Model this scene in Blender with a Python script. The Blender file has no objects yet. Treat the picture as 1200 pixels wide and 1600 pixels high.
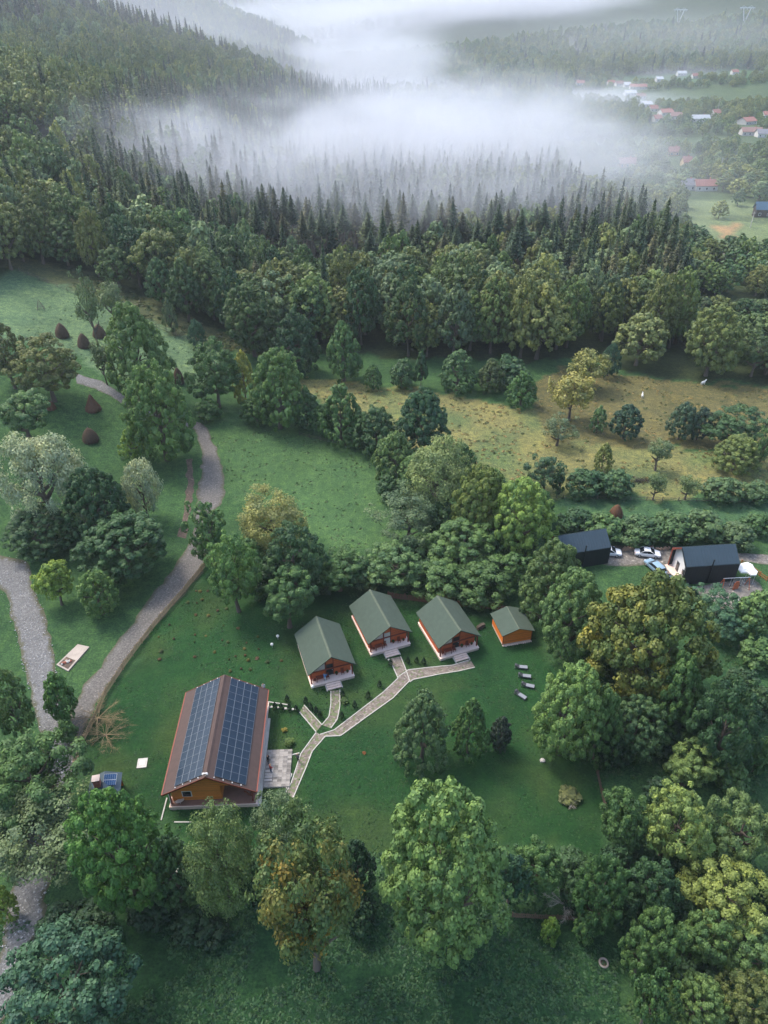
import bpy, bmesh, math, random
import numpy as np
from mathutils import Vector, Matrix

random.seed(11)
rng = np.random.default_rng(5)
sc = bpy.context.scene
col = sc.collection
PI = math.pi

# ---------------------------------------------------------------- camera, sky, sun, exposure
CAM_H = 80.0
PITCH = math.radians(35.0)
FOC = 1109.0                      # focal length in pixels of the 1200 x 1600 photograph
cam_d = bpy.data.cameras.new('camera')
cam = bpy.data.objects.new('camera', cam_d)
col.objects.link(cam)
cam.location = (0, 0, CAM_H)
cam.rotation_euler = (PI / 2 - PITCH, 0, 0)
cam_d.sensor_fit = 'VERTICAL'
cam_d.sensor_height = 36.0
cam_d.lens = 36.0 * FOC / 1600.0
cam_d.clip_start = 0.5
cam_d.clip_end = 20000
sc.camera = cam

SUN_EL, SUN_AZ = math.radians(56), math.radians(-52)      # azimuth from +Y, negative = to the left
SKY_STRENGTH = 0.15
SUN_STRENGTH = 1.15
EXPOSURE = 1.5
HAZE_DENSITY = 0.00012
world = bpy.data.worlds.new('World')
sc.world = world
world.use_nodes = True
wn = world.node_tree
bg = wn.nodes['Background']
sky = wn.nodes.new('ShaderNodeTexSky')
sky.sky_type = 'NISHITA'
sky.sun_disc = False
sky.sun_elevation = SUN_EL
sky.sun_rotation = SUN_AZ
sky.air_density = 1.0
sky.dust_density = 2.6
sky.ozone_density = 1.0
wn.links.new(sky.outputs[0], bg.inputs[0])
bg.inputs[1].default_value = SKY_STRENGTH
sun_d = bpy.data.lights.new('sun', 'SUN')
sun_d.energy = SUN_STRENGTH
sun_d.angle = math.radians(16)
sun_d.color = (1.0, 0.94, 0.83)
sun = bpy.data.objects.new('sun', sun_d)
col.objects.link(sun)
_dir = Vector((math.sin(SUN_AZ) * math.cos(SUN_EL), math.cos(SUN_AZ) * math.cos(SUN_EL), math.sin(SUN_EL)))
sun.rotation_euler = _dir.to_track_quat('Z', 'Y').to_euler()
sun.location = (-200, 200, 400)
sc.view_settings.view_transform = 'Standard'
sc.view_settings.look = 'None'
sc.view_settings.gamma = 1.0
sc.view_settings.exposure = EXPOSURE
sc.view_settings.use_curve_mapping = False
sc.render.engine = 'CYCLES'
sc.cycles.use_denoising = True
sc.cycles.max_bounces = 6
sc.cycles.diffuse_bounces = 3
sc.cycles.glossy_bounces = 2
sc.cycles.transmission_bounces = 3
sc.cycles.volume_bounces = 2
sc.cycles.transparent_max_bounces = 6
sc.cycles.volume_step_rate = 0.5
sc.cycles.volume_max_steps = 256

# ---------------------------------------------------------------- terrain
def sstep(a, b, x):
    t = np.clip((x - a) / (b - a), 0, 1)
    return t * t * (3 - 2 * t)

def hgt(x, y):
    """height of the ground, numpy arrays or floats"""
    x = np.asarray(x, float); y = np.asarray(y, float)
    # left flank: a long valley side with spurs running down towards the valley
    x0 = -62 + 34 * sstep(85, 170, y) - 14 * sstep(300, 700, y)
    run = np.maximum(0, x0 - x)
    run = run * run / (run + 14)
    k = 0.27 + 0.07 * sstep(500, 900, y)
    mod = 0.86 + 0.26 * np.cos(2 * PI * (y - 390 + 0.12 * x) / 520) * sstep(230, 420, y)
    up = k * run * mod
    up = 190 * np.tanh(up / 190)
    # flank on the far right
    d = (y - 950) * 0.7 + (x - 300) * 0.5
    rt = 240 * sstep(0, 1500, d) * (1 + 0.10 * np.sin(x / 170.) * sstep(0, 400, d))
    # mountains that close the valley
    far = (130 + 45 * np.sin(x / 420. + 1.3) + 26 * np.sin(x / 173. + 0.4)) * sstep(2300, 3700, y)
    roll = 0.55 * np.sin(x / 19. + y / 31.) * np.sin(y / 23. - x / 41.) * sstep(108, 165, y) * (1 - 0.0)
    sw = 2.2 * np.sin(x / 95. + 1.0) * np.sin(y / 120.) * sstep(190, 330, y)
    return np.maximum(np.maximum(up, rt), far) + roll + sw

SP, CP = math.sin(PITCH), math.cos(PITCH)
def ray(px, py):
    u = (px - 600) / FOC; v = (py - 800) / FOC
    return (u, CP - v * SP, -SP - v * CP)
def at(px, py, z):
    """point on the horizontal plane z that the photograph shows at pixel px, py"""
    d = ray(px, py); t = (z - CAM_H) / d[2]
    return (d[0] * t, d[1] * t, z)
def gnd(px, py, lift=0.0):
    """point of the ground (raised by lift) at pixel px, py; also the depth along the view"""
    d = ray(px, py); t = 25.0; pt = t
    while t < 9000:
        if CAM_H + d[2] * t <= float(hgt(d[0] * t, d[1] * t)) + lift:
            break
        pt = t; t *= 1.02
    for _ in range(18):
        m = 0.5 * (t + pt)
        if CAM_H + d[2] * m <= float(hgt(d[0] * m, d[1] * m)) + lift: t = m
        else: pt = m
    x, y = d[0] * t, d[1] * t
    return x, y, float(hgt(x, y)), t
def proj(x, y, z):
    dz = z - CAM_H; dep = y * CP - dz * SP; v = (-dz * CP - y * SP)
    dep = np.maximum(dep, 1e-3)
    return 600 + FOC * x / dep, 800 + FOC * v / dep, dep
def in_poly(px, py, poly):
    px = np.asarray(px, float); py = np.asarray(py, float)
    c = np.zeros(px.shape, bool); n = len(poly); j = n - 1
    for i in range(n):
        xi, yi = poly[i]; xj, yj = poly[j]
        cond = ((yi > py) != (yj > py))
        with np.errstate(divide='ignore', invalid='ignore'):
            xx = (xj - xi) * (py - yi) / ((yj - yi) if yj != yi else 1e-9) + xi
        c ^= cond & (px < xx); j = i
    return c

# ---------------------------------------------------------------- tagging and mesh helpers
def tag(o, label=None, cat=None, group=None, kind=None):
    if label: o['label'] = label
    if cat: o['category'] = cat
    if group: o['group'] = group
    if kind: o['kind'] = kind
    return o
def empty(name, loc, rz=0.0, label=None, cat=None, group=None):
    o = bpy.data.objects.new(name, None)
    o.empty_display_size = 0.3
    col.objects.link(o); o.location = loc; o.rotation_euler = (0, 0, rz)
    return tag(o, label, cat, group)
def copy_tree(o, parent=None):
    c = o.copy(); col.objects.link(c); c.parent = parent
    for ch in list(o.children): copy_tree(ch, c)
    return c

class MB:
    """collects faces, builds ONE mesh object"""
    def __init__(self): self.v = []; self.f = []; self.m = []
    def face(self, pts, m=0):
        b = len(self.v); self.v += [tuple(p) for p in pts]
        self.f.append(tuple(range(b, b + len(pts)))); self.m.append(m)
        return self
    def box(self, x0, x1, y0, y1, z0, z1, m=0):
        b = len(self.v)
        self.v += [(x0,y0,z0),(x1,y0,z0),(x1,y1,z0),(x0,y1,z0),(x0,y0,z1),(x1,y0,z1),(x1,y1,z1),(x0,y1,z1)]
        for q in ((0,3,2,1),(4,5,6,7),(0,1,5,4),(1,2,6,5),(2,3,7,6),(3,0,4,7)):
            self.f.append(tuple(b + i for i in q)); self.m.append(m)
        return self
    def hexa(self, p, m=0):
        """8 corners: bottom ring then top ring"""
        b = len(self.v); self.v += [tuple(q) for q in p]
        for q in ((0,3,2,1),(4,5,6,7),(0,1,5,4),(1,2,6,5),(2,3,7,6),(3,0,4,7)):
            self.f.append(tuple(b + i for i in q)); self.m.append(m)
        return self
    def prism(self, pts, axis, a0, a1, m=0):
        """2-D outline (counter-clockwise) swept along an axis: 'x' (pts are y,z), 'y' (x,z), 'z' (x,y)"""
        def P(p, a):
            return (a, p[0], p[1]) if axis == 'x' else (p[0], a, p[1]) if axis == 'y' else (p[0], p[1], a)
        n = len(pts); b = len(self.v)
        self.v += [P(p, a0) for p in pts] + [P(p, a1) for p in pts]
        self.f.append(tuple(range(b + n - 1, b - 1, -1))); self.m.append(m)
        self.f.append(tuple(range(b + n, b + 2 * n))); self.m.append(m)
        for i in range(n):
            j = (i + 1) % n
            self.f.append((b + i, b + j, b + n + j, b + n + i)); self.m.append(m)
        return self
    def tube(self, p0, p1, r0, r1=None, n=8, m=0, cap=True):
        r1 = r0 if r1 is None else r1
        p0 = Vector(p0); p1 = Vector(p1); d = (p1 - p0)
        if d.length < 1e-6: return self
        d.normalize()
        a = d.orthogonal().normalized(); c = d.cross(a); b = len(self.v)
        for p, r in ((p0, r0), (p1, r1)):
            for k in range(n):
                t = 2 * PI * k / n
                self.v.append(tuple(p + (a * math.cos(t) + c * math.sin(t)) * r))
        for k in range(n):
            j = (k + 1) % n
            self.f.append((b + k, b + j, b + n + j, b + n + k)); self.m.append(m)
        if cap:
            self.f.append(tuple(range(b + n - 1, b - 1, -1))); self.m.append(m)
            self.f.append(tuple(range(b + n, b + 2 * n))); self.m.append(m)
        return self
    def path(self, pts, radii, n=6, m=0):
        for i in range(len(pts) - 1): self.tube(pts[i], pts[i + 1], radii[i], radii[i + 1], n, m, cap=(i == len(pts) - 2))
        return self
    def lathe(self, prof, n=12, m=0, c=(0, 0), jit=0.0):
        b = len(self.v)
        for (r, z) in prof:
            for k in range(n):
                t = 2 * PI * k / n; q = r * (1 + random.uniform(-jit, jit))
                self.v.append((c[0] + q * math.cos(t), c[1] + q * math.sin(t), z))
        for i in range(len(prof) - 1):
            for k in range(n):
                j = (k + 1) % n
                self.f.append((b+i*n+k, b+i*n+j, b+(i+1)*n+j, b+(i+1)*n+k)); self.m.append(m)
        self.f.append(tuple(range(b + n - 1, b - 1, -1))); self.m.append(m)
        e = b + (len(prof) - 1) * n
        self.f.append(tuple(range(e, e + n))); self.m.append(m)
        return self
    def mesh(self, name, mats, smooth=False):
        me = bpy.data.meshes.new(name)
        me.from_pydata(self.v, [], self.f)
        mats = mats if isinstance(mats, (list, tuple)) else [mats]
        for q in mats: me.materials.append(q)
        if len(mats) > 1: me.polygons.foreach_set('material_index', self.m)
        if smooth: me.polygons.foreach_set('use_smooth', [True] * len(self.f))
        me.update()
        return me
    def build(self, name, mats, parent=None, smooth=False, loc=None, rz=0.0):
        return put(name, self.mesh(name, mats, smooth), parent, loc, rz)
def put(name, me, parent=None, loc=None, rz=0.0):
    o = bpy.data.objects.new(name, me); col.objects.link(o)
    if parent is not None: o.parent = parent
    if loc is not None: o.location = loc
    if rz: o.rotation_euler = (0, 0, rz)
    return o
def np_mesh(name, verts, faces, mats, point_attr=None, smooth=False, face_mat=None):
    """verts (n,3), faces (m,4) or (m,3) numpy"""
    me = bpy.data.meshes.new(name)
    n, (m, k) = len(verts), faces.shape
    me.vertices.add(n); me.vertices.foreach_set('co', verts.astype(np.float32).ravel())
    me.loops.add(m * k); me.loops.foreach_set('vertex_index', faces.astype(np.int32).ravel())
    me.polygons.add(m)
    me.polygons.foreach_set('loop_start', np.arange(0, m * k, k, dtype=np.int32))
    for q in (mats if isinstance(mats, (list, tuple)) else [mats]): me.materials.append(q)
    if face_mat is not None: me.polygons.foreach_set('material_index', face_mat.astype(np.int32))
    if smooth: me.polygons.foreach_set('use_smooth', np.ones(m, bool))
    me.update(calc_edges=True)
    for nm, arr in (point_attr or {}).items():
        if arr.ndim == 1:
            a = me.attributes.new(nm, 'FLOAT', 'POINT'); a.data.foreach_set('value', arr.astype(np.float32))
        else:
            a = me.attributes.new(nm, 'FLOAT_COLOR', 'POINT')
            q = np.ones((len(arr), 4), np.float32); q[:, :3] = arr; a.data.foreach_set('color', q.ravel())
    return me

# ---------------------------------------------------------------- materials
def nodes_of(name):
    m = bpy.data.materials.new(name); m.use_nodes = True
    nt = m.node_tree; p = nt.nodes['Principled BSDF']
    return m, nt, p
def N(nt, t, **kw):
    n = nt.nodes.new(t)
    for k, v in kw.items(): setattr(n, k, v)
    return n
def noise(nt, vec, scale, detail=4, rough=0.6):
    n = N(nt, 'ShaderNodeTexNoise'); n.inputs['Scale'].default_value = scale
    n.inputs['Detail'].default_value = detail; n.inputs['Roughness'].default_value = rough
    if vec is not None: nt.links.new(vec, n.inputs['Vector'])
    return n
def ramp(nt, fac, stops):
    r = N(nt, 'ShaderNodeValToRGB'); e = r.color_ramp.elements
    while len(e) > 1: e.remove(e[-1])
    for i, (p, c) in enumerate(stops):
        if i == 0: e[0].position = p; q = e[0]
        else: q = e.new(p)
        q.color = (*c, 1) if len(c) == 3 else c
    nt.links.new(fac, r.inputs[0]); return r
def mixc(nt, fac, a, b, mode='MIX'):
    m = N(nt, 'ShaderNodeMix', data_type='RGBA', blend_type=mode)
    for sock, v in ((m.inputs[0], fac), (m.inputs[6], a), (m.inputs[7], b)):
        if isinstance(v, (int, float)): sock.default_value = v
        elif isinstance(v, tuple): sock.default_value = (*v, 1) if len(v) == 3 else v
        else: nt.links.new(v, sock)
    return m.outputs[2]
def bump(nt, p, h, strength, dist=0.05):
    b = N(nt, 'ShaderNodeBump'); b.inputs['Strength'].default_value = strength; b.inputs['Distance'].default_value = dist
    nt.links.new(h, b.inputs['Height']); nt.links.new(b.outputs[0], p.inputs['Normal'])
def mat(name, c, rough=0.8, var=0.3, scale=2.5, bmp=0.15, stretch=None, metal=0.0, spec=0.3, c2=None):
    """plain surface with mottled colour, grain and wear"""
    m, nt, p = nodes_of(name)
    tc = N(nt, 'ShaderNodeTexCoord'); v = tc.outputs['Object']
    if stretch:
        mp = N(nt, 'ShaderNodeMapping'); mp.inputs['Scale'].default_value = stretch
        nt.links.new(v, mp.inputs['Vector']); v = mp.outputs[0]
    n1 = noise(nt, v, scale, 5, 0.65); n2 = noise(nt, v, scale * 7, 3, 0.6)
    lo = tuple(q * (1 - var) for q in c); hi = tuple(min(1, q * (1 + var)) for q in (c2 or c))
    r = ramp(nt, n1.outputs[0], [(0.3, lo), (0.7, hi)])
    cc = mixc(nt, 0.5, r.outputs[0], mixc(nt, n2.outputs[0], lo, hi))
    nt.links.new(cc, p.inputs['Base Color'])
    p.inputs['Roughness'].default_value = rough; p.inputs['Metallic'].default_value = metal
    p.inputs['Specular IOR Level'].default_value = spec
    if bmp: bump(nt, p, n2.outputs[0], bmp, 0.03)
    return m
def plank_mat(name, c, axis=2, pitch=0.2, rough=0.6):
    """varnished boards: each course its own tone, grain along the board"""
    m, nt, p = nodes_of(name)
    tc = N(nt, 'ShaderNodeTexCoord'); sx = N(nt, 'ShaderNodeSeparateXYZ'); nt.links.new(tc.outputs['Object'], sx.inputs[0])
    mul = N(nt, 'ShaderNodeMath', operation='MULTIPLY'); mul.inputs[1].default_value = 1 / pitch
    nt.links.new(sx.outputs[axis], mul.inputs[0])
    fl = N(nt, 'ShaderNodeMath', operation='FLOOR'); nt.links.new(mul.outputs[0], fl.inputs[0])
    wn_ = N(nt, 'ShaderNodeTexWhiteNoise', noise_dimensions='1D'); nt.links.new(fl.outputs[0], wn_.inputs['W'])
    mp = N(nt, 'ShaderNodeMapping'); s = [1.2, 1.2, 1.2]; s[axis] = 14; mp.inputs['Scale'].default_value = s
    nt.links.new(tc.outputs['Object'], mp.inputs[0]); n1 = noise(nt, mp.outputs[0], 2.0, 5)
    a = mixc(nt, wn_.outputs[0], tuple(q * 0.72 for q in c), tuple(q * 1.2 for q in c))
    b = mixc(nt, 0.45, a, ramp(nt, n1.outputs[0], [(0.3, tuple(q * 0.5 for q in c)), (0.7, tuple(q * 1.35 for q in c))]).outputs[0])
    nt.links.new(b, p.inputs['Base Color']); p.inputs['Roughness'].default_value = rough
    bump(nt, p, n1.outputs[0], 0.2, 0.02)
    return m
def volume_mat(name, color, density, aniso=0.0):
    m = bpy.data.materials.new(name); m.use_nodes = True; nt = m.node_tree
    nt.nodes.clear()
    out = N(nt, 'ShaderNodeOutputMaterial'); pv = N(nt, 'ShaderNodeVolumePrincipled')
    pv.inputs['Color'].default_value = (*color, 1); pv.inputs['Anisotropy'].default_value = aniso
    pv.inputs['Density'].default_value = density
    nt.links.new(pv.outputs[0], out.inputs['Volume'])
    return m, nt, pv

def leaf_mat(name, second=None, lo=0.35, hi=0.75, rough=0.55, attr=None):
    """foliage: the object's own colour, varied per clump and leaf; optional second hue in whole clumps"""
    m = bpy.data.materials.new(name); m.use_nodes = True; nt = m.node_tree
    p = nt.nodes['Principled BSDF']; out = nt.nodes['Material Output']
    oi = N(nt, 'ShaderNodeObjectInfo'); at_ = N(nt, 'ShaderNodeAttribute', attribute_name='tint'); al = N(nt, 'ShaderNodeAttribute', attribute_name='leaf')
    base = N(nt, 'ShaderNodeAttribute', attribute_name=attr).outputs['Color'] if attr else oi.outputs['Color']
    if second:
        f = ramp(nt, at_.outputs['Fac'], [(lo, (0, 0, 0)), (hi, (1, 1, 1))])
        base = mixc(nt, f.outputs[0], base, second)
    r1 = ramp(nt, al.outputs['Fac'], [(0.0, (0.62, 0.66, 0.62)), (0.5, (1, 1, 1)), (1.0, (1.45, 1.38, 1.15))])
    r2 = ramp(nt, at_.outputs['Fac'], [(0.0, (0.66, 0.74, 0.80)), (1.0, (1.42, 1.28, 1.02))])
    hv = N(nt, 'ShaderNodeHueSaturation'); 
    mr = N(nt, 'ShaderNodeMapRange'); mr.inputs[3].default_value = 0.485; mr.inputs[4].default_value = 0.515
    nt.links.new(oi.outputs['Random'], mr.inputs[0]); nt.links.new(mr.outputs[0], hv.inputs['Hue'])
    mr2 = N(nt, 'ShaderNodeMapRange'); mr2.inputs[3].default_value = 1.25; mr2.inputs[4].default_value = 0.78
    nt.links.new(oi.outputs['Random'], mr2.inputs[0]); nt.links.new(mr2.outputs[0], hv.inputs['Value'])
    cc = mixc(nt, 1.0, mixc(nt, 1.0, base, r1.outputs[0], 'MULTIPLY'), r2.outputs[0], 'MULTIPLY')
    nt.links.new(cc, hv.inputs['Color'])
    nt.links.new(hv.outputs[0], p.inputs['Base Color']); p.inputs['Roughness'].default_value = rough
    p.inputs['Specular IOR Level'].default_value = 0.25
    tr = N(nt, 'ShaderNodeBsdfTranslucent'); nt.links.new(hv.outputs[0], tr.inputs[0])
    mx = N(nt, 'ShaderNodeMixShader'); mx.inputs[0].default_value = 0.18
    nt.links.new(p.outputs[0], mx.inputs[1]); nt.links.new(tr.outputs[0], mx.inputs[2]); nt.links.new(mx.outputs[0], out.inputs[0])
    return m
# ---------------------------------------------------------------- ground sheet
LAWN = [(325,885),(440,902),(600,938),(780,953),(850,985),(930,1190),(950,1270),(905,1335),(560,1345),(150,1290),(112,1205),(140,1125),(190,1050),(250,970)]
Z_UPLEFT = [(-300,470),(0,440),(20,417),(120,457),(350,547),(330,600),(200,590),(120,560),(0,525),(-300,560)]
Z_SCRUB = [(-300,430),(0,415),(30,400),(140,425),(300,500),(440,560),(350,547),(120,457),(20,417)]
Z_MID = [(318,650),(480,680),(560,702),(620,790),(745,885),(590,875),(400,800),(350,780)]
Z_DRY = [(440,585),(600,603),(840,640),(855,688),(1000,697),(1400,700),(1400,778),(880,772),(720,740),(600,692),(540,650)]
Z_ORCH = [(835,600),(880,575),(960,580),(1060,600),(1400,612),(1400,690),(1000,697),(855,688)]
Z_STRIP = [(860,778),(1400,782),(1400,835),(900,825)]
Z_FOREST = [(-900,440),(0,440),(30,418),(140,432),(300,505),(440,545),(600,558),(850,566),(880,560),(960,572),(1060,597),(1500,605),(1500,400),(1075,405),(1055,330),(980,262),(960,120),(1600,60),(1600,-40),(-900,-40)]
Z_FIELD1 = [(1062,312),(1500,330),(1500,408),(1080,402)]
Z_FIELD2 = [(1118,352),(1150,348),(1148,378),(1120,378)]
Z_VILL = [(930,120),(1600,150),(1600,330),(1060,315),(980,262)]
Z_BOT = [(-300,1440),(600,1420),(960,1440),(980,1700),(-300,1700)]
Z_RIGHT = [(1085,960),(1500,960),(1500,1270),(1100,1230),(950,1260),(925,1180),(1090,1090)]
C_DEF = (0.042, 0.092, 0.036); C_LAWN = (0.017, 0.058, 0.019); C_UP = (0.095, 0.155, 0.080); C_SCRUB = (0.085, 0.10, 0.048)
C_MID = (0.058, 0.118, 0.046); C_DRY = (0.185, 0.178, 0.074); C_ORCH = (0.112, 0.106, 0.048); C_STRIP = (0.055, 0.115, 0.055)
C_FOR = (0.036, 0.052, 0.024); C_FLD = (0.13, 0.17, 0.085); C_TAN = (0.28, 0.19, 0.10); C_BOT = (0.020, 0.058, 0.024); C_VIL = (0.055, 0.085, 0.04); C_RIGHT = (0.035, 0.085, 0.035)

def axis_pts(lo, hi, step, out_lo, out_hi, g):
    a = list(np.arange(lo, hi + 1e-6, step))
    s = step; p = a[-1]
    while p < out_hi: s *= g; p += s; a.append(p)
    s = step; p = a[0]; b = []
    while p > out_lo: s *= g; p -= s; b.append(p)
    return np.array(b[::-1] + a)

def vnoise(x, y, s, seed):
    """smooth value noise, for uneven edges between kinds of ground"""
    g = np.random.default_rng(seed).random((64, 64))
    u = x / s; v = y / s
    iu = np.floor(u).astype(int); iv = np.floor(v).astype(int)
    fu = u - iu; fv = v - iv
    fu = fu * fu * (3 - 2 * fu); fv = fv * fv * (3 - 2 * fv)
    a = g[iu % 64, iv % 64]; b = g[(iu + 1) % 64, iv % 64]; c = g[iu % 64, (iv + 1) % 64]; d = g[(iu + 1) % 64, (iv + 1) % 64]
    return (a * (1 - fu) + b * fu) * (1 - fv) + (c * (1 - fu) + d * fu) * fv

def zone_colors(x, y, z):
    jx = (vnoise(x, y, 5., 1) - .5) * 7 + (vnoise(x, y, 1.9, 3) - .5) * 3
    jy = (vnoise(x, y, 5., 2) - .5) * 7 + (vnoise(x, y, 1.9, 4) - .5) * 3
    px, py, dep = proj(x + jx * .5, y + jy * .7, z)
    ok = (y > 5)
    c = np.tile(np.array(C_DEF), (len(x), 1))
    for poly, cc in ((Z_FOREST, C_FOR), (Z_SCRUB, C_SCRUB), (Z_UPLEFT, C_UP), (Z_MID, C_MID), (Z_ORCH, C_ORCH), (Z_DRY, C_DRY), (Z_STRIP, C_STRIP), (Z_VILL, C_VIL),
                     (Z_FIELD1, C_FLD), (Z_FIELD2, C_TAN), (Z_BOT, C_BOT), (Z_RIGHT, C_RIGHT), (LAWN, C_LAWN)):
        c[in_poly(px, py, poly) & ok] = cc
    far = (y > 1500)
    c[far] = C_FOR
    # patchiness of the dry meadow and the wild ones
    n1 = vnoise(x, y, 9., 7); n2 = vnoise(x, y, 3.2, 8)
    dry = np.abs(c[:, 0] - C_DRY[0]) < 1e-6
    w = np.clip(1.35 * n1 + 0.5 * n2 - 0.62, 0, 1)[:, None]
    c[dry] = (np.array(C_DRY) * (1 - w) + np.array((0.085, 0.12, 0.05)) * w)[dry]
    k = (0.82 + 0.36 * (0.6 * n1 + 0.4 * n2))[:, None]
    lawn = np.abs(c[:, 0] - C_LAWN[0]) < 1e-6
    k[lawn] = 0.9 + 0.2 * (k[lawn] - 0.82) / 0.36
    lw = np.clip(1.5 * vnoise(x, y, 7.0, 61) + .8 * vnoise(x, y, 2.2, 62) - 1.05, 0, 1)[:, None] * .75
    c[lawn] = (c * (1 - lw) + np.array((0.050, 0.078, 0.026)) * lw)[lawn]
    return c * k

gx = axis_pts(-84, 92, 1.3, -5200, 5200, 1.045)
gy = axis_pts(14, 200, 1.3, -260, 7200, 1.04)
XX, YY = np.meshgrid(gx, gy)
ZZ = hgt(XX, YY)
gv = np.stack([XX.ravel(), YY.ravel(), ZZ.ravel()], 1)
nx_, ny_ = len(gx), len(gy)
ii = np.arange((ny_ - 1) * (nx_ - 1)); r_, c_ = ii // (nx_ - 1), ii % (nx_ - 1)
a_ = r_ * nx_ + c_
gf = np.stack([a_, a_ + 1, a_ + 1 + nx_, a_ + nx_], 1)
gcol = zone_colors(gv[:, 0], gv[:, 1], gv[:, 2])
_px, _py, _ = proj(gv[:, 0], gv[:, 1], gv[:, 2])
grough = np.where(in_poly(_px, _py, LAWN), 0.6, 1.0)

m, nt, p = nodes_of('grassland')
tc = N(nt, 'ShaderNodeTexCoord'); v = tc.outputs['Object']
vc = N(nt, 'ShaderNodeAttribute', attribute_name='zone')
n_big = noise(nt, v, 0.09, 4); n_mid = noise(nt, v, 0.75, 5, 0.7); n_fin = noise(nt, v, 3.2, 6, 0.75)
vo = N(nt, 'ShaderNodeTexVoronoi'); vo.inputs['Scale'].default_value = 2.4; nt.links.new(v, vo.inputs['Vector'])
c0 = mixc(nt, 1.0, vc.outputs['Color'], ramp(nt, n_big.outputs[0], [(0.3, (0.8, 0.84, 0.88)), (0.7, (1.2, 1.14, 1.05))]).outputs[0], 'MULTIPLY')
ra = N(nt, 'ShaderNodeAttribute', attribute_name='rough').outputs['Fac']
c1 = mixc(nt, ra, c0, ramp(nt, n_mid.outputs[0], [(0.30, (0.62, 0.68, 0.72)), (0.5, (1, 1, 1)), (0.70, (1.5, 1.38, 1.12))]).outputs[0], 'MULTIPLY')
c2 = mixc(nt, ra, c1, ramp(nt, n_fin.outputs[0], [(0.32, (0.42, 0.48, 0.5)), (0.5, (1, 1, 1)), (0.70, (1.8, 1.65, 1.35))]).outputs[0], 'MULTIPLY')
nt.links.new(c2, p.inputs['Base Color']); p.inputs['Roughness'].default_value = 0.95; p.inputs['Specular IOR Level'].default_value = 0.1
bump(nt, p, n_fin.outputs[0], 0.9, 0.25)
M_GROUND = m
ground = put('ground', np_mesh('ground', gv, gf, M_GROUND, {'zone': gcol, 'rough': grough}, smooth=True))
tag(ground, kind='structure')

# ---------------------------------------------------------------- roads and tracks (draped sheets with ragged edges)
def gravel_mat(name, c, c2, sc1, stones, edge=(0.075, 0.072, 0.04)):
    m, nt, p = nodes_of(name)
    tc = N(nt, 'ShaderNodeTexCoord'); v = tc.outputs['Object']
    n0 = noise(nt, v, 0.35, 4); n1 = noise(nt, v, sc1, 6, 0.7)
    vo = N(nt, 'ShaderNodeTexVoronoi'); vo.inputs['Scale'].default_value = stones; nt.links.new(v, vo.inputs['Vector'])
    a = mixc(nt, n0.outputs[0], c, c2)
    b = mixc(nt, 1.0, a, ramp(nt, n1.outputs[0], [(0.25, (0.5, 0.5, 0.5)), (0.55, (1, 1, 1)), (0.8, (1.5, 1.5, 1.5))]).outputs[0], 'MULTIPLY')
    r = N(nt, 'ShaderNodeSeparateColor'); nt.links.new(vo.outputs['Color'], r.inputs[0])
    d = mixc(nt, 1.0, b, ramp(nt, r.outputs[0], [(0.0, (0.72, 0.72, 0.72)), (0.6, (1, 1, 1)), (0.92, (1.1, 1.1, 1.1)), (1.0, (1.9, 1.88, 1.85))]).outputs[0], 'MULTIPLY')
    ea = N(nt, 'ShaderNodeAttribute', attribute_name='edge'); ad = N(nt, 'ShaderNodeMath', operation='ADD'); nt.links.new(ea.outputs['Fac'], ad.inputs[0])
    n3 = noise(nt, v, 1.1, 5, 0.7); nt.links.new(n3.outputs[0], ad.inputs[1])
    ef = ramp(nt, ad.outputs[0], [(0.78, (0, 0, 0)), (1.15, (1, 1, 1))])
    d = mixc(nt, ef.outputs[0], d, edge)
    nt.links.new(d, p.inputs['Base Color']); p.inputs['Roughness'].default_value = 0.95
    bump(nt, p, n1.outputs[0], 0.8, 0.12)
    return m
M_ROAD = gravel_mat('dirt_road', (0.105, 0.096, 0.085), (0.160, 0.148, 0.132), 3.0, 7.5)
M_TRACK = gravel_mat('stony_track', (0.118, 0.117, 0.113), (0.175, 0.172, 0.165), 3.2, 7.0)
M_DRIVE = gravel_mat('driveway_gravel', (0.15, 0.132, 0.112), (0.21, 0.19, 0.165), 1.8, 3.5)
M_SOIL = gravel_mat('bare_soil', (0.085, 0.06, 0.043), (0.12, 0.085, 0.06), 2.0, 3.0)

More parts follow.
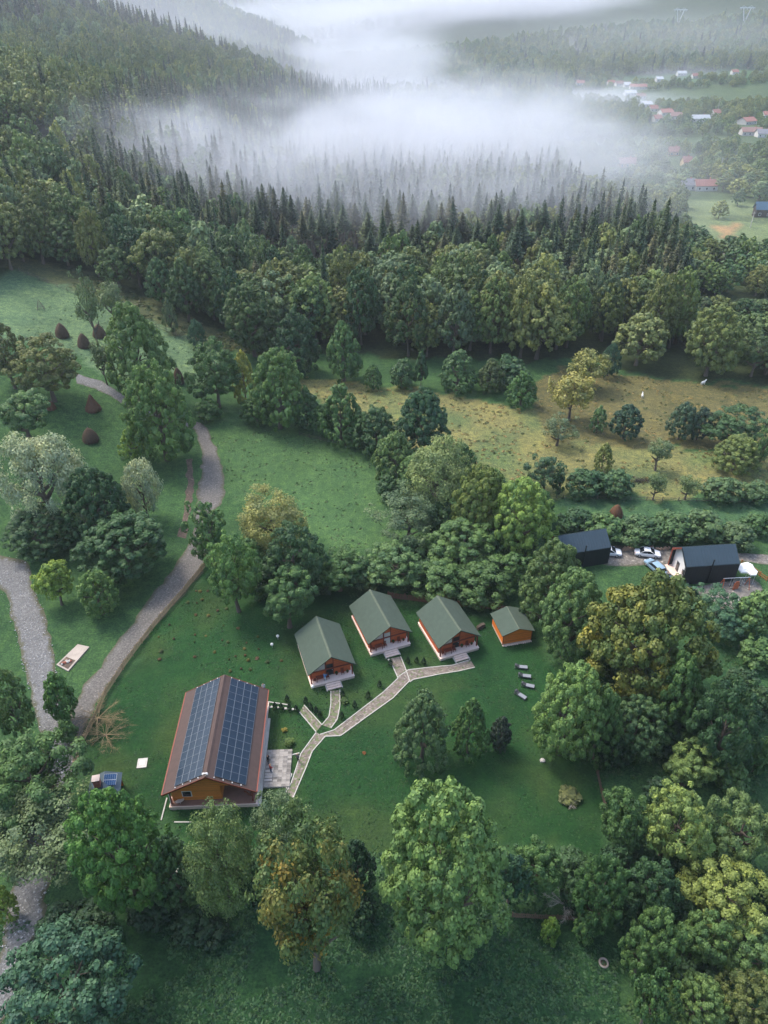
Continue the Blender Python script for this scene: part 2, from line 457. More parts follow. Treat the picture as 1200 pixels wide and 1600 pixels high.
def catmull(pts, step):
    out = []; P = [np.array(p, float) for p in pts]; P = [2 * P[0] - P[1]] + P + [2 * P[-1] - P[-2]]
    for i in range(1, len(P) - 2):
        n = max(2, int(np.linalg.norm(P[i + 1][:2] - P[i][:2]) / step))
        for k in range(n):
            t = k / n
            out.append(0.5 * ((2 * P[i]) + (P[i+1] - P[i-1]) * t + (2*P[i-1] - 5*P[i] + 4*P[i+1] - P[i+2]) * t*t + (3*P[i] - P[i-1] - 3*P[i+1] + P[i+2]) * t**3))
    out.append(P[-2]); return out
def strip(name, pairs, material, lift=0.05, step=0.8, nc=11, rag=0.6):
    L = catmull([gnd(*a)[:2] for a, b in pairs], step); 
    n = len(L)
    R0 = catmull([gnd(*b)[:2] for a, b in pairs], step)
    R = [R0[min(len(R0) - 1, int(round(i * (len(R0) - 1) / max(1, n - 1))))] for i in range(n)]
    vs = []; eg = []
    for i in range(n):
        wl = (float(vnoise(np.array([L[i][0]]), np.array([L[i][1]]), 1.6, 21)[0]) - .5) * 2 * rag
        wr = (float(vnoise(np.array([R[i][0]]), np.array([R[i][1]]), 1.6, 22)[0]) - .5) * 2 * rag
        d = (R[i] - L[i]); w = np.linalg.norm(d) + 1e-6; d = d / w
        a = L[i] - d * wl; b = R[i] + d * wr
        for k in range(nc):
            q = a + (b - a) * k / (nc - 1)
            e = min(k, nc - 1 - k); f_ = abs(2 * k / (nc - 1) - 1); eg.append(max(0, (f_ - .35) / .65) * .62 + (.12 if f_ < .15 else 0))
            vs.append((q[0], q[1], float(hgt(q[0], q[1])) + (lift if e > 0 else -0.03)))
    fs = [(i*nc+k, i*nc+k+1, (i+1)*nc+k+1, (i+1)*nc+k) for i in range(n-1) for k in range(nc-1)]
    me = np_mesh(name, np.array(vs), np.array(fs), material, {'edge': np.array(eg)}, smooth=True)
    o = put(name, me); tag(o, kind='structure'); return o, (L, R)

road, _ = strip('dirt_road', [((290,655),(318,662)),((303,672),(328,678)),((312,705),(343,705)),((312,740),(353,745)),((308,770),(352,775)),((303,800),(336,802)),
      ((298,840),(322,846)),((283,868),(324,880)),((243,922),(290,925)),((212,968),(252,968)),((172,1018),(208,1023)),((138,1062),(176,1068)),((112,1105),(147,1115)),((104,1150),(128,1160)),((104,1190),(115,1200))], M_ROAD)
track, TRK = strip('gravel_track', [((-60,905),(-60,850)),((0,925),(-2,866)),((16,962),(44,874)),((24,992),(52,910)),((30,1015),(68,952)),((38,1050),(78,992)),((46,1085),(88,1040)),((54,1125),(95,1090)),
      ((70,1160),(108,1140)),((72,1200),(116,1178)),((58,1255),(110,1250)),((40,1310),(96,1310)),((20,1375),(82,1370)),((4,1440),(66,1440)),((-8,1500),(46,1500)),((-34,1575),(14,1570)),((-70,1660),(-20,1650))], M_TRACK, lift=0.09)
upper, _ = strip('upper_track', [((118,582),(120,600)),((140,589),(145,608)),((165,598),(170,618)),((198,620),(200,640)),((240,640),(244,656)),((290,655),(296,668))], M_TRACK, lift=0.07, nc=5)
bank, _ = strip('earth_bank', [((290,718),(304,716)),((288,760),(304,762)),((285,800),(299,802)),((276,838),(292,842))], M_SOIL, lift=0.03, nc=4, rag=.5)
drive, _ = strip('driveway', [((930,850),(930,884)),((960,851),(962,888)),((1000,853),(1020,886)),((1040,856),(1060,884)),((1080,858),(1090,882)),((1120,858),(1130,880)),((1150,862),(1150,878)),((1175,864),(1175,880)),((1230,868),(1230,888))], M_DRIVE, lift=0.04, nc=8, rag=.4)
yard, _ = strip('yard', [((1020,880),(1052,872)),((1034,900),(1058,895)),((1056,928),(1072,914)),((1088,936),(1100,912)),((1110,945),(1130,905)),((1130,962),(1160,898)),((1158,962),(1188,905)),((1185,955),(1196,930))], M_DRIVE, lift=0.03, nc=7, rag=.5)
far_rd, _ = strip('valley_road', [((1076,368),(1082,366)),((1086,378),(1094,376)),((1110,392),(1122,388)),((1160,404),(1172,400)),((1230,420),(1240,414))], M_DRIVE, lift=0.3, step=4, nc=4, rag=1)

# loose stones on the stony track
def stones(name, n, LR, smin, smax, material):
    vs = []; fs = []; L, R = LR
    base = np.array([(1,0,0),(-1,0,0),(0,1,0),(0,-1,0),(0,0,.8),(0,0,-.3)]); tri = np.array([(0,2,4),(2,1,4),(1,3,4),(3,0,4),(2,0,5),(1,2,5),(3,1,5),(0,3,5)])
    for k in range(n):
        i = random.randrange(len(L)); t = random.uniform(0.0, 1.0); q = L[i] + (R[i] - L[i]) * t
        q = q + np.array([random.uniform(-.3, .3), random.uniform(-.3, .3)])
        s = smin + (smax - smin) * random.random() ** 3; a = random.random() * 6.28
        b = base * np.array([random.uniform(.7, 1.3), random.uniform(.7, 1.3), random.uniform(.5, .9)]) * s
        ca, sa = math.cos(a), math.sin(a)
        b = np.stack([b[:,0]*ca - b[:,1]*sa + q[0], b[:,0]*sa + b[:,1]*ca + q[1], b[:,2] + float(hgt(q[0], q[1])) + .09], 1)
        fs.append(tri + 6 * k); vs.append(b)
    o = put(name, np_mesh(name, np.concatenate(vs), np.concatenate(fs), material)); tag(o, kind='stuff'); return o
M_STONE = mat('river_stone', (0.36, 0.355, 0.35), 0.9, 0.5, 0.8, 0.2)
stones('gravel', 1800, TRK, 0.04, 0.17, M_STONE)
# ---------------------------------------------------------------- trees: leaf masses, trunks, spruces
M_LEAF = leaf_mat('foliage')
M_LEAF_OCHRE = leaf_mat('foliage_turning_ochre', (0.225, 0.215, 0.055), 0.40, 1.0)
M_LEAF_RUST = leaf_mat('foliage_turning_rust', (0.20, 0.140, 0.030), 0.48, 1.0)
M_LEAF_FAR = leaf_mat('far_foliage', attr='base')
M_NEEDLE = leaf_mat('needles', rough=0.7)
M_BARK = mat('bark', (0.12, 0.095, 0.075), 0.95, 0.35, 2, 0.4, (1, 1, 0.3))
M_BARK_PALE = mat('pale_bark', (0.30, 0.245, 0.19), 0.95, 0.3, 2, 0.3, (1, 1, 0.25))
M_DEADWOOD = mat('dead_wood', (0.40, 0.36, 0.31), 0.95, 0.25, 2, 0.2)
M_TWIG = mat('dry_twigs', (0.22, 0.165, 0.09), 0.95, 0.3, 2, 0.2)

def unit(v): return v / (np.linalg.norm(v, axis=1, keepdims=True) + 1e-9)
def lobes(d, g, nl=9, amp=0.25):
    """uneven radius of a crown: a few broad bulges and hollows"""
    c = unit(g.normal(size=(nl, 3))); s = g.uniform(-1, 1, nl); k = g.uniform(2.5, 7, nl)
    f = sum(s[i] * np.exp(k[i] * (d @ c[i] - 1)) for i in range(nl))
    return 1 + amp * f
def leaf_quads(pos, nrm, size, g, aspect=1.0):
    n = len(pos)
    a = unit(np.cross(nrm, unit(g.normal(size=(n, 3))))); b = np.cross(nrm, a)
    s = (size * g.uniform(.65, 1.35, n))[:, None]
    a = a * s * aspect; b = b * s
    dz = nrm * s * g.uniform(-.35, .35, n)[:, None]
    v = np.stack([pos - a - b * .6 , pos + a - b * .9 + dz, pos + a * .8 + b, pos - a * .9 + b * .7 - dz], 1)
    return v.reshape(-1, 3)
def crown_mesh(name, seed, shape='dome', nclump=110, per=55, leaf=0.055, rc=(0.17, 0.27), amp=0.25, material=None, core=0.12, flat=0.8, scatter=0.3, aspect=1.0):
    """unit crown: radius 1, z from -1 to 1, made of leaf clumps with gaps between them"""
    g = np.random.default_rng(seed)
    n = nclump
    i = np.arange(n) + 0.5
    ph = PI * (1 + 5 ** .5) * i + g.normal(size=n) * .25
    zz = 1 - 1.88 * i / n + g.normal(size=n) * .05
    zz = np.clip(zz, -0.92, .99)
    d = np.stack([np.sqrt(1 - zz ** 2) * np.cos(ph), np.sqrt(1 - zz ** 2) * np.sin(ph), zz], 1)
    r = lobes(d, g, 10, amp) * g.uniform(.74, 1.03, n)
    inner = g.random(n) < core; r[inner] *= g.uniform(.45, .7, inner.sum())
    c = d * r[:, None]
    R = g.uniform(rc[0], rc[1], n)
    if shape == 'ovoid': c[:, :2] *= (0.92 - 0.42 * np.clip(c[:, 2:], -.6, 1))
    elif shape == 'cone': c[:, :2] *= (0.62 - 0.5 * np.clip(c[:, 2:], -1, 1)); R *= 0.8
    elif shape == 'spread': c[:, 2] = np.where(c[:, 2] < 0, c[:, 2] * .7, c[:, 2]); c[:, :2] *= g.uniform(.85, 1.12, n)[:, None]
    elif shape == 'dome': c[:, :2] *= (0.97 - 0.20 * np.clip(c[:, 2:], -.3, 1))
    cs = 1 - R.mean() * .8
    c *= cs
    P = []; Nn = []; T = []; Lf = []
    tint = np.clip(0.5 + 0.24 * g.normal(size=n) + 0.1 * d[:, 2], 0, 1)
    if material in (M_LEAF_OCHRE, M_LEAF_RUST):
        ax = unit(g.normal(size=(3, 3))); tint = np.clip(.50 + .22 * (d @ ax[0]) * (d @ ax[1]) + .16 * (d @ ax[2]) + .19 * g.normal(size=n), 0, 1)
    for k in range(n):
        m_ = int(per * (R[k] / np.mean(R)) ** 2 * g.uniform(.7, 1.25)) + 3
        up = d[k] * .7 + np.array([0, 0, .55])
        q = unit(g.normal(size=(m_ * 2, 3)) + up * 0.75)[:m_]
        rad = R[k] * np.where(g.random(m_) < scatter, g.uniform(.3, .95, m_), g.uniform(.82, 1.12, m_))
        pos = c[k] + q * rad[:, None] * np.array([1, 1, flat])
        P.append(pos); Nn.append(unit(q + g.normal(size=(m_, 3)) * .30 + np.array([0, 0, .25]))); T.append(np.full(m_, tint[k]) + g.normal(size=m_) * .05)
        Lf.append(np.clip(g.normal(size=m_) * .2 + .5, 0, 1))
    P = np.concatenate(P); Nn = np.concatenate(Nn); T = np.clip(np.concatenate(T), 0, 1); Lf = np.concatenate(Lf)
    P = np.clip(P, -1.15, 1.15)
    v = leaf_quads(P, Nn, leaf, g, aspect)
    f = np.arange(len(v)).reshape(-1, 4)
    return np_mesh(name, v, f, material or M_LEAF, {'tint': np.repeat(T, 4), 'leaf': np.repeat(Lf, 4)})
def trunk_mesh(name, seed, limbs=7, material=None, r=0.075, spread=0.62, twigs=2, lean=0.05):
    """unit trunk: height 1, limbs reaching into the crown"""
    g = random.Random(seed); mb = MB()
    x = y = 0.0; pts = [(0, 0, -0.03)]; rad = [r * 1.5]
    for k in range(1, 7):
        x += g.uniform(-lean, lean); y += g.uniform(-lean, lean)
        pts.append((x, y, k / 6)); rad.append(r * (1.15 - k / 6.3))
    mb.path(pts, rad, 7)
    for k in range(limbs):
        t = .28 + .55 * k / limbs; i = int(t * 6); f = t * 6 - i
        p = Vector(pts[i]).lerp(Vector(pts[i + 1]), f); a = k * 2.4 + g.uniform(-.4, .4)
        e = Vector((math.cos(a) * spread * g.uniform(.7, 1.1), math.sin(a) * spread * g.uniform(.7, 1.1), g.uniform(.16, .34)))
        mid = p + e * .5 + Vector((0, 0, -.03)); end = p + e
        rr = r * (1 - t) * .8 + .012
        mb.path([p, mid, end], [rr, rr * .65, rr * .22], 5)
        for q in range(twigs):
            a2 = a + g.uniform(-1, 1); mb.tube(mid.lerp(end, g.random() * .7), mid + Vector((math.cos(a2) * .3, math.sin(a2) * .3, g.uniform(.05, .25))), rr * .35, rr * .1, 4)
    return mb.mesh(name, material or M_BARK, True)
def spruce_mesh(name, seed, tiers=24, per=9, seg=4, base=0.06, material=None, thin=1.0, droop=0.28, hang_k=1.25):
    """unit spruce crown: radius 1, z 0..1, whorls of drooping sprays"""
    g = np.random.default_rng(seed); V = []; T = []; Lf = []
    side = g.uniform(.8, 1.2, 6)
    for k in range(tiers):
        t = (k + .5) / tiers; z = base + (1 - base) * t
        R = (1 - t) ** .74 * (0.86 + .14 * math.sin(k * 2.1)) + .03
        npb = max(4, int(per * (0.5 + .5 * (1 - t)) * thin))
        for b in range(npb):
            a = 2 * PI * (b + g.random() * .8) / npb + k * 1.3
            L = R * g.uniform(.72, 1.1) * side[int(a / 1.05) % 6]
            da = np.array([math.cos(a), math.sin(a), 0]); dp = np.array([-math.sin(a), math.cos(a), 0])
            tn = g.normal() * .2 + .5
            for s in range(seg):
                f0, f1 = s / seg, (s + 1) / seg
                w = (0.42 * (1 - f0 * .62)) * (.4 + .6 * R) * g.uniform(.8, 1.2)
                def pt(f): return da * L * f + np.array([0, 0, z - droop * .42 * L * f * .55 + .02 * f * f * L])
                p0 = pt(f0); p1 = pt(f1); hang = np.array([0, 0, -.065 * hang_k * g.uniform(.5, 1.4) * (.3 + R)])
                V.append([p0 - dp * w * .5 + hang, p0 + dp * w * .5 + hang * g.uniform(.3, 1.2), p1 + dp * w * .36 + hang * .6, p1 - dp * w * .42 + hang * .6]) if s % 2 else V.append([p0, p0 + dp * w * .6 + hang, p1 + dp * w * .3 + hang * .3, p1 - dp * w * .6 + hang])
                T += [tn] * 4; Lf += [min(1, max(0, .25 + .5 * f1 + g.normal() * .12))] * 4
    for q in range(3):
        a = q * PI / 3; dx = np.array([math.cos(a), math.sin(a), 0]) * .09
        V.append([np.array([0, 0, .9]) - dx, np.array([0, 0, .9]) + dx, np.array([0, 0, 1.03]), np.array([0, 0, 1.03])]); T += [.5] * 4; Lf += [.6] * 4
    v = np.array(V).reshape(-1, 3); f = np.arange(len(v)).reshape(-1, 4)
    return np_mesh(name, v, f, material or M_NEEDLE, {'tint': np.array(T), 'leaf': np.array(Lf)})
def bare_mesh(name, seed, material, branches=14, up=0.55, r=0.035, twigs=7, curl=0.2):
    """unit bare crown: radius 1, z 0..1, forked leafless branches"""
    g = random.Random(seed); mb = MB()
    for k in range(branches):
        a = k * 2.4 + g.uniform(-.4, .4); L = g.uniform(.65, 1.0); p = Vector((0, 0, 0.02)); d = Vector((math.cos(a) * .8, math.sin(a) * .8, up * g.uniform(.5, 1.6))).normalized()
        pts = [p.copy()]
        for s in range(5):
            d = (d + Vector((g.uniform(-curl, curl), g.uniform(-curl, curl), g.uniform(-curl * .9, curl * .5)))).normalized(); p = p + d * L / 5; pts.append(p.copy())
        mb.path(pts, [r * (1 - i / 6.2) for i in range(6)], 4)
        for q in range(twigs):
            i = g.randrange(2, 6); b = pts[i]; e = d + Vector((g.uniform(-.8, .8), g.uniform(-.8, .8), g.uniform(-.5, .6)))
            mb.tube(b, b + e * L * g.uniform(.12, .3), r * .3, r * .06, 3)
            mb.tube(b + e * L * .1, b + e * L * .1 + Vector((g.uniform(-.2, .2), g.uniform(-.2, .2), g.uniform(-.1, .2))), r * .2, r * .05, 3)
    return mb.mesh(name, material, False)

# prototypes: big (close to the camera), mid, small
PR = {}
def add_kind(k, big, mid, small): PR[k] = (big, mid, small)
def mk(k, seeds, **kw):
    n, p, lf = kw.pop('n', 110), kw.pop('p', 56), kw.pop('lf', .052)
    big = [crown_mesh('crown', s, nclump=n, per=p, leaf=lf, **kw) for s in seeds]
    kwm = dict(kw); kwm['rc'] = tuple(q * 1.2 for q in kw.get('rc', (0.17, 0.27)))
    mid = [crown_mesh('crown', s + 50, nclump=int(n * .6), per=int(p * .45), leaf=lf * 1.7, **kwm) for s in seeds]
    kw2 = dict(kw); kw2['rc'] = tuple(q * 1.5 for q in kw.get('rc', (0.17, 0.27)))
    small = [crown_mesh('crown', s + 90, nclump=int(n * .28), per=max(8, int(p * .16)), leaf=lf * 3.4, **kw2) for s in seeds]
    add_kind(k, big, mid, small)
mk('ash', (1, 2, 3), shape='dome', n=330, p=74, lf=.0175, rc=(.062, .108), amp=.24, scatter=.12, core=.12)
mk('oval', (4, 5), shape='ovoid', n=270, p=76, lf=.019, rc=(.07, .115), amp=.22, scatter=.12, core=.12)
mk('spread', (6, 7, 8), shape='spread', n=170, p=90, lf=.020, rc=(.08, .16), amp=.45, core=.15, flat=.7, scatter=.3)
mk('willow', (9, 10), shape='dome', n=130, p=150, lf=.020, rc=(.14, .25), amp=.38, scatter=.5, aspect=.6)
mk('hornbeam', (12, 13), shape='ovoid', n=230, p=76, lf=.020, rc=(.08, .125), amp=.12, scatter=.2)
mk('walnut', (14,), shape='dome', n=340, p=80, lf=.0175, rc=(.07, .12), amp=.3, material=M_LEAF_OCHRE, scatter=.4)
mk('rust', (16,), shape='spread', n=130, p=100, lf=.017, rc=(.08, .2), amp=.55, material=M_LEAF_RUST, core=.3, scatter=.7)
mk('ochre', (17, 18), shape='spread', n=110, p=110, lf=.022, rc=(.15, .25), amp=.35, scatter=.45)
mk('sparse', (19, 20), shape='spread', n=80, p=110, lf=.019, rc=(.15, .26), amp=.5, core=.3, scatter=.6)
mk('bush', (22, 23), shape='dome', n=110, p=100, lf=.030, rc=(.14, .24), amp=.3)
mk('conifer', (24,), shape='cone', n=90, p=80, lf=.034, rc=(.12, .2), amp=.1)
TRUNKS = [trunk_mesh('trunk', 3), trunk_mesh('trunk', 4), trunk_mesh('trunk', 5, 9, None, .06)]
STEMS = [trunk_mesh('stem', 8, 5, None, .05, .5, 0)]
SPR_TRUNK = []
for _s in (1, 2):
    _b = MB(); _g = random.Random(_s); _b.path([(0, 0, -.02), (_g.uniform(-.01, .01), 0, .5), (0, 0, .97)], [1, .72, .12], 7)
    for _k in range(16):
        _a = _k * 2.4; _z = .12 + .32 * _k / 16
        _b.tube((0, 0, _z), (math.cos(_a) * _g.uniform(2, 4.5), math.sin(_a) * _g.uniform(2, 4.5), _z - .01), .12, .03, 3)
    SPR_TRUNK.append(_b.mesh('trunk', M_BARK_PALE, True))
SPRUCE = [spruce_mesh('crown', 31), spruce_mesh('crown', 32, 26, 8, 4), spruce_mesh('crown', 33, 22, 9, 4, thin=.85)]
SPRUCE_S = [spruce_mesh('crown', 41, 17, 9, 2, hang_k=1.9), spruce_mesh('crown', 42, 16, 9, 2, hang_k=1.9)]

TREES = []
LEAF_GAIN = 1.5
TF = {'ash': -.01, 'oval': -.03, 'spread': .04, 'willow': .0, 'hornbeam': -.05, 'walnut': .0, 'rust': .03, 'ochre': .2, 'sparse': .2, 'bush': .0, 'conifer': .03}
NAME = {'ash': 'ash_tree', 'oval': 'ash_tree', 'spread': 'fruit_tree', 'willow': 'willow_tree', 'hornbeam': 'hornbeam_tree', 'walnut': 'walnut_tree', 'rust': 'turning_tree', 'ochre': 'turning_tree', 'sparse': 'fruit_tree', 'bush': 'shrub', 'conifer': 'conifer_shrub'}
def make_tree(kind, x, y, z, R, c, b, color, label, size_px, group=None, cat=None):
    lod = 0 if size_px > 75 else 1 if size_px > 30 else 2
    root = empty(NAME[kind], (x, y, z), random.uniform(0, 2 * PI), label, cat or ('shrub' if kind in ('bush', 'conifer') else 'tree'), group)
    o = put('crown', random.choice(PR[kind][lod]), root, (0, 0, b + c)); o.scale = (R, R, c)
    o.color = (*[q * LEAF_GAIN for q in color], 1)
    small = kind in ('bush', 'conifer')
    t = put('stem' if small else 'trunk', random.choice(STEMS if small else TRUNKS), root)
    hh = (b + 1.35 * c) if kind != 'bush' else c * 1.3
    t.scale = (R * (.75 if small else .85), R * (.75 if small else .85), hh)
    TREES.append((x, y, R, size_px))
    return root
def px_tree(kind, cx, cy, w, h, color, label, group=None, lift=0.0):
    """a tree whose crown the photograph shows centred at (cx, cy), w x h pixels"""
    zc = 6.0; f_ = 1.03 if kind in ('ash', 'walnut', 'willow') else 1.10; w *= f_; h *= f_
    for _ in range(9):
        x, y, z, t = gnd(cx, cy, zc)
        s = FOC / t; R = w / 2 / s; half = h / 2 / s
        cp = CAM_H - (z + zc); th = math.atan2(cp, math.hypot(x, y))
        c = math.sqrt(max(half ** 2 - (R * math.sin(th)) ** 2, 0)) / math.cos(th)
        c = min(max(c, .72 * R), 2.3 * R)
        b = TF[kind] * 2 * c + lift
        zc = b + c
    k = random.uniform(.92, 1.08)
    return make_tree(kind, x, y, z, R, c, b, tuple(q * k for q in color), label, w, group)
# leaf colours
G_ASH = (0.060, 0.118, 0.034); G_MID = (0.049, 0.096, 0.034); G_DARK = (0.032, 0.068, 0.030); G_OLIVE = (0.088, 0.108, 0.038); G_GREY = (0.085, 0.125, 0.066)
G_BLUE = (0.034, 0.078, 0.046); G_BRIGHT = (0.125, 0.19, 0.050); G_YEL = (0.175, 0.185, 0.046); G_OCH = (0.23, 0.19, 0.052); G_SILV = (0.215, 0.25, 0.16); G_PURP = (0.035, 0.05, 0.04); G_LIME = (0.105, 0.165, 0.036)
T = px_tree
# bottom of the picture
T('ash', 186, 1333, 154, 216, (0.068, 0.142, 0.038), 'bright green ash tree in front of the brick chimney, left of the solar panel house')
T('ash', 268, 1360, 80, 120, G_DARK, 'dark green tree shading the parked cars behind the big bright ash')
T('willow', 348, 1348, 118, 210, (0.085, 0.128, 0.05), 'tall grey-green willow standing before the gable of the solar panel house')
T('rust', 482, 1405, 192, 252, (0.052, 0.085, 0.03), 'thin tree with rusty orange leaf tips at the lower lawn edge')
T('sparse', 432, 1297, 80, 100, G_GREY, 'pale grey-green small tree between the willow and the rusty tree')
T('ash', 690, 1362, 212, 272, (0.074, 0.134, 0.046), 'largest round ash tree at the lower end of the mown lawn')
T('oval', 558, 1352, 62, 112, (0.024, 0.055, 0.030), 'dark bush between the rusty tree and the largest round ash')
T('spread', 108, 1545, 190, 190, G_BLUE, 'blue-green feathery tree in the bottom corner below the bright ash')
T('spread', 40, 1215, 150, 150, G_MID, 'dark loose tree beside the stony track, left of the brick chimney')
T('sparse', 62, 1318, 150, 130, (0.062, 0.095, 0.045), 'see-through pale tree over the stony track, left of the bright ash')
T('ash', 2, 1412, 44, 80, G_LIME, 'narrow light green tree cut by the picture edge beside the stony track')
T('spread', 845, 1357, 92, 100, G_MID, 'bushy tree touching the right side of the largest round ash')
T('spread', 802, 1368, 60, 96, G_BLUE, 'bluish low tree squeezed between the largest ash and the bushy tree')
T('spread', 938, 1395, 76, 122, G_MID, 'mid green tree standing right of the dead grey shrub')
T('bush', 893, 1345, 50, 46, G_DARK, 'dark shrub just above the dead grey shrub')
T('bush', 860, 1452, 28, 40, G_LIME, 'small lime green shrub in front of the hidden bottom fence')
T('bush', 915, 1448, 34, 50, G_MID, 'low green shrub below the dead grey shrub at the bottom fence')
T('spread', 978, 1288, 88, 110, G_MID, 'green tree at the lower end of the plank fence right of the lawn')
T('spread', 1052, 1288, 96, 122, (0.10, 0.148, 0.046), 'yellow-green tree right of the plank fence end')
T('spread', 1165, 1300, 98, 122, (0.075, 0.115, 0.045), 'olive tree at the right picture edge level with the fence end')
T('spread', 1124, 1395, 118, 118, (0.108, 0.145, 0.042), 'wide yellow-green tree, lowest of the yellowish ones at right')
T('spread', 1028, 1395, 92, 106, G_DARK, 'dark green tree left of the wide yellow-green tree')
T('spread', 1010, 1480, 76, 104, G_MID, 'tree right of the white tyre in the rough grass')
T('spread', 1090, 1466, 86, 98, G_MID, 'tree with a bare grey twig below the wide yellow-green tree')
T('spread', 1165, 1490, 92, 92, G_MID, 'tree at the right picture edge above the bottom corner')
T('ash', 1092, 1570, 96, 106, (0.055, 0.098, 0.034), 'round tree cut by the bottom picture edge at right')
T('spread', 1168, 1572, 92, 102, G_OLIVE, 'tree filling the bottom right corner of the scene')
T('spread', 1018, 1570, 66, 92, G_MID, 'narrow tree cut by the bottom picture edge, right of the tyre')
T('spread', 1078, 1196, 87, 87, (0.085, 0.135, 0.045), 'light green tree below the dark tree group, right of the lawn fence')
T('bush', 1140, 1212, 54, 52, G_MID, 'rounded shrub on the open slope right of the lawn fence')
T('bush', 1188, 1180, 40, 60, G_MID, 'shrub on the open slope at the right picture edge')
# right middle
T('walnut', 1006, 990, 192, 246, (0.085, 0.115, 0.034), 'giant walnut tree turning ochre in front of the dark cabin with white gable')
T('ash', 893, 962, 106, 155, (0.052, 0.100, 0.038), 'green ash tree pressed against the left side of the giant ochre walnut')
T('oval', 866, 905, 104, 132, (0.060, 0.098, 0.036), 'tree with yellowing lower leaves before the left dark metal roof')
T('ash', 888, 1112, 116, 162, (0.075, 0.135, 0.044), 'rounded bright ash tree at the lawn edge right of the grey sun loungers')
T('oval', 938, 1128, 70, 130, G_MID, 'darker tree right behind the rounded bright ash')
T('oval', 1058, 1085, 86, 160, (0.055, 0.105, 0.036), 'tall mid green tree right of and below the giant ochre walnut')
T('spread', 1130, 1135, 98, 150, G_DARK, 'dark broad tree on the slope right of the tall mid green tree')
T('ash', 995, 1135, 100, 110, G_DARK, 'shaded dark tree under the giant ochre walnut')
T('spread', 1122, 962, 86, 72, G_BLUE, 'bluish shrubby tree below the patio of the dark cabin')
T('bush', 1178, 955, 64, 74, G_MID, 'green shrub at the picture edge below the patio')
T('bush', 1188, 1022, 56, 50, G_MID, 'shrub on the slope under the patio at the picture edge')
T('oval', 660, 1137, 84, 120, (0.078, 0.125, 0.058), 'rounded pale green tree alone on the mown lawn')
T('oval', 735, 1136, 54, 100, G_MID, 'slim green tree on the lawn, middle of the three lawn trees')
T('hornbeam', 783, 1146, 38, 56, G_PURP, 'small dark purplish tree, last of the three lawn trees')
# middle band
T('ash', 816, 812, 108, 139, G_BRIGHT, 'brightest yellow-green ash tree behind the smallest orange shed')
T('ash', 748, 790, 94, 137, (0.125, 0.16, 0.046), 'yellowish tree left of the brightest yellow-green ash')
T('willow', 688, 745, 108, 147, (0.115, 0.158, 0.066), 'pale green lumpy tree in the diagonal hedge across the meadows')
T('spread', 722, 852, 106, 87, G_MID, 'dark low tree under the yellowish tree behind the cabins')
T('spread', 795, 888, 66, 60, G_MID, 'bushy tree behind the orange shed roof')
T('oval', 662, 660, 91, 112, (0.036, 0.078, 0.038), 'dark blue-green tree highest in the diagonal hedge')
T('oval', 618, 712, 62, 84, (0.070, 0.115, 0.042), 'light green tree below the dark blue-green one in the diagonal hedge')
T('hornbeam', 588, 672, 69, 83, G_DARK, 'dark rounded tree in the hedge between mid meadow and dry meadow')
T('hornbeam', 531, 648, 66, 92, G_MID, 'egg-shaped tree alone on the upper rim of the mid meadow')
T('hornbeam', 478, 640, 54, 66, G_DARK, 'small dark tree left of the egg-shaped tree')
T('ash', 432, 605, 91, 136, (0.072, 0.125, 0.04), 'tall light green ash at the top of the mid meadow')
T('oval', 380, 590, 38, 84, G_YEL, 'yellow narrow tree leaning on the tall light green ash')
T('spread', 334, 582, 78, 98, G_MID, 'dark broad tree left of the yellow narrow tree')
T('bush', 325, 640, 38, 38, G_MID, 'round shrub at the bend of the dirt road')
T('ash', 247, 645, 111, 160, (0.072, 0.128, 0.038), 'big bright ash tree on the left of the dirt road bend')
T('oval', 212, 548, 98, 152, (0.062, 0.108, 0.036), 'tall ash tree right of the three haystacks')
T('oval', 205, 690, 36, 50, G_LIME, 'small yellow-green tree at the foot of the big bright ash')
T('spread', 70, 575, 98, 96, (0.072, 0.090, 0.034), 'olive fruit tree right of the tree with a whitewashed trunk')
T('spread', 8, 556, 56, 90, (0.075, 0.085, 0.034), 'fruit tree with a whitewashed trunk at the left picture edge')
T('spread', 32, 645, 90, 84, (0.050, 0.098, 0.04), 'green tree at the left picture edge above the silver willow')
T('willow', 66, 740, 132, 190, G_SILV, 'large silvery willow at the left side below the haystacks')
T('willow', 220, 760, 62, 112, (0.20, 0.235, 0.145), 'slim silvery willow right of the large silvery willow')
T('ash', 150, 790, 104, 140, G_DARK, 'dark green tree between the two silvery willows')
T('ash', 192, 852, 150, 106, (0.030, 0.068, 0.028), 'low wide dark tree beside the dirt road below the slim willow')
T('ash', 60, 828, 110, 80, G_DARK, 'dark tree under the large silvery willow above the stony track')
T('spread', 84, 908, 66, 78, G_LIME, 'yellow-green bushy tree between the stony track and the dirt road')
T('ash', 151, 926, 66, 82, (0.058, 0.108, 0.034), 'round green bush tree right of the yellow-green bushy tree')
T('spread', 16, 1102, 62, 118, (0.055, 0.095, 0.034), 'tree left of the stony track at the picture edge')
T('bush', 90, 1090, 46, 80, (0.055, 0.115, 0.036), 'green shrub on the strip between stony track and dirt road')
T('bush', 104, 1142, 30, 38, (0.050, 0.105, 0.036), 'smaller green shrub below the shrub between the two tracks')
T('willow', 424, 818, 110, 110, (0.145, 0.155, 0.056), 'olive-yellow rounded tree behind the plank fence')
T('spread', 324, 830, 62, 98, G_MID, 'green tree on the right side of the dirt road where it narrows')
T('spread', 364, 895, 79, 118, (0.058, 0.115, 0.036), 'drooping green tree overhanging the flower beds by the picket fence')
T('spread', 460, 872, 89, 110, G_DARK, 'dark tree right of the olive-yellow rounded tree')
T('spread', 448, 935, 92, 99, (0.052, 0.102, 0.038), 'wide green tree behind the leftmost green cabin')
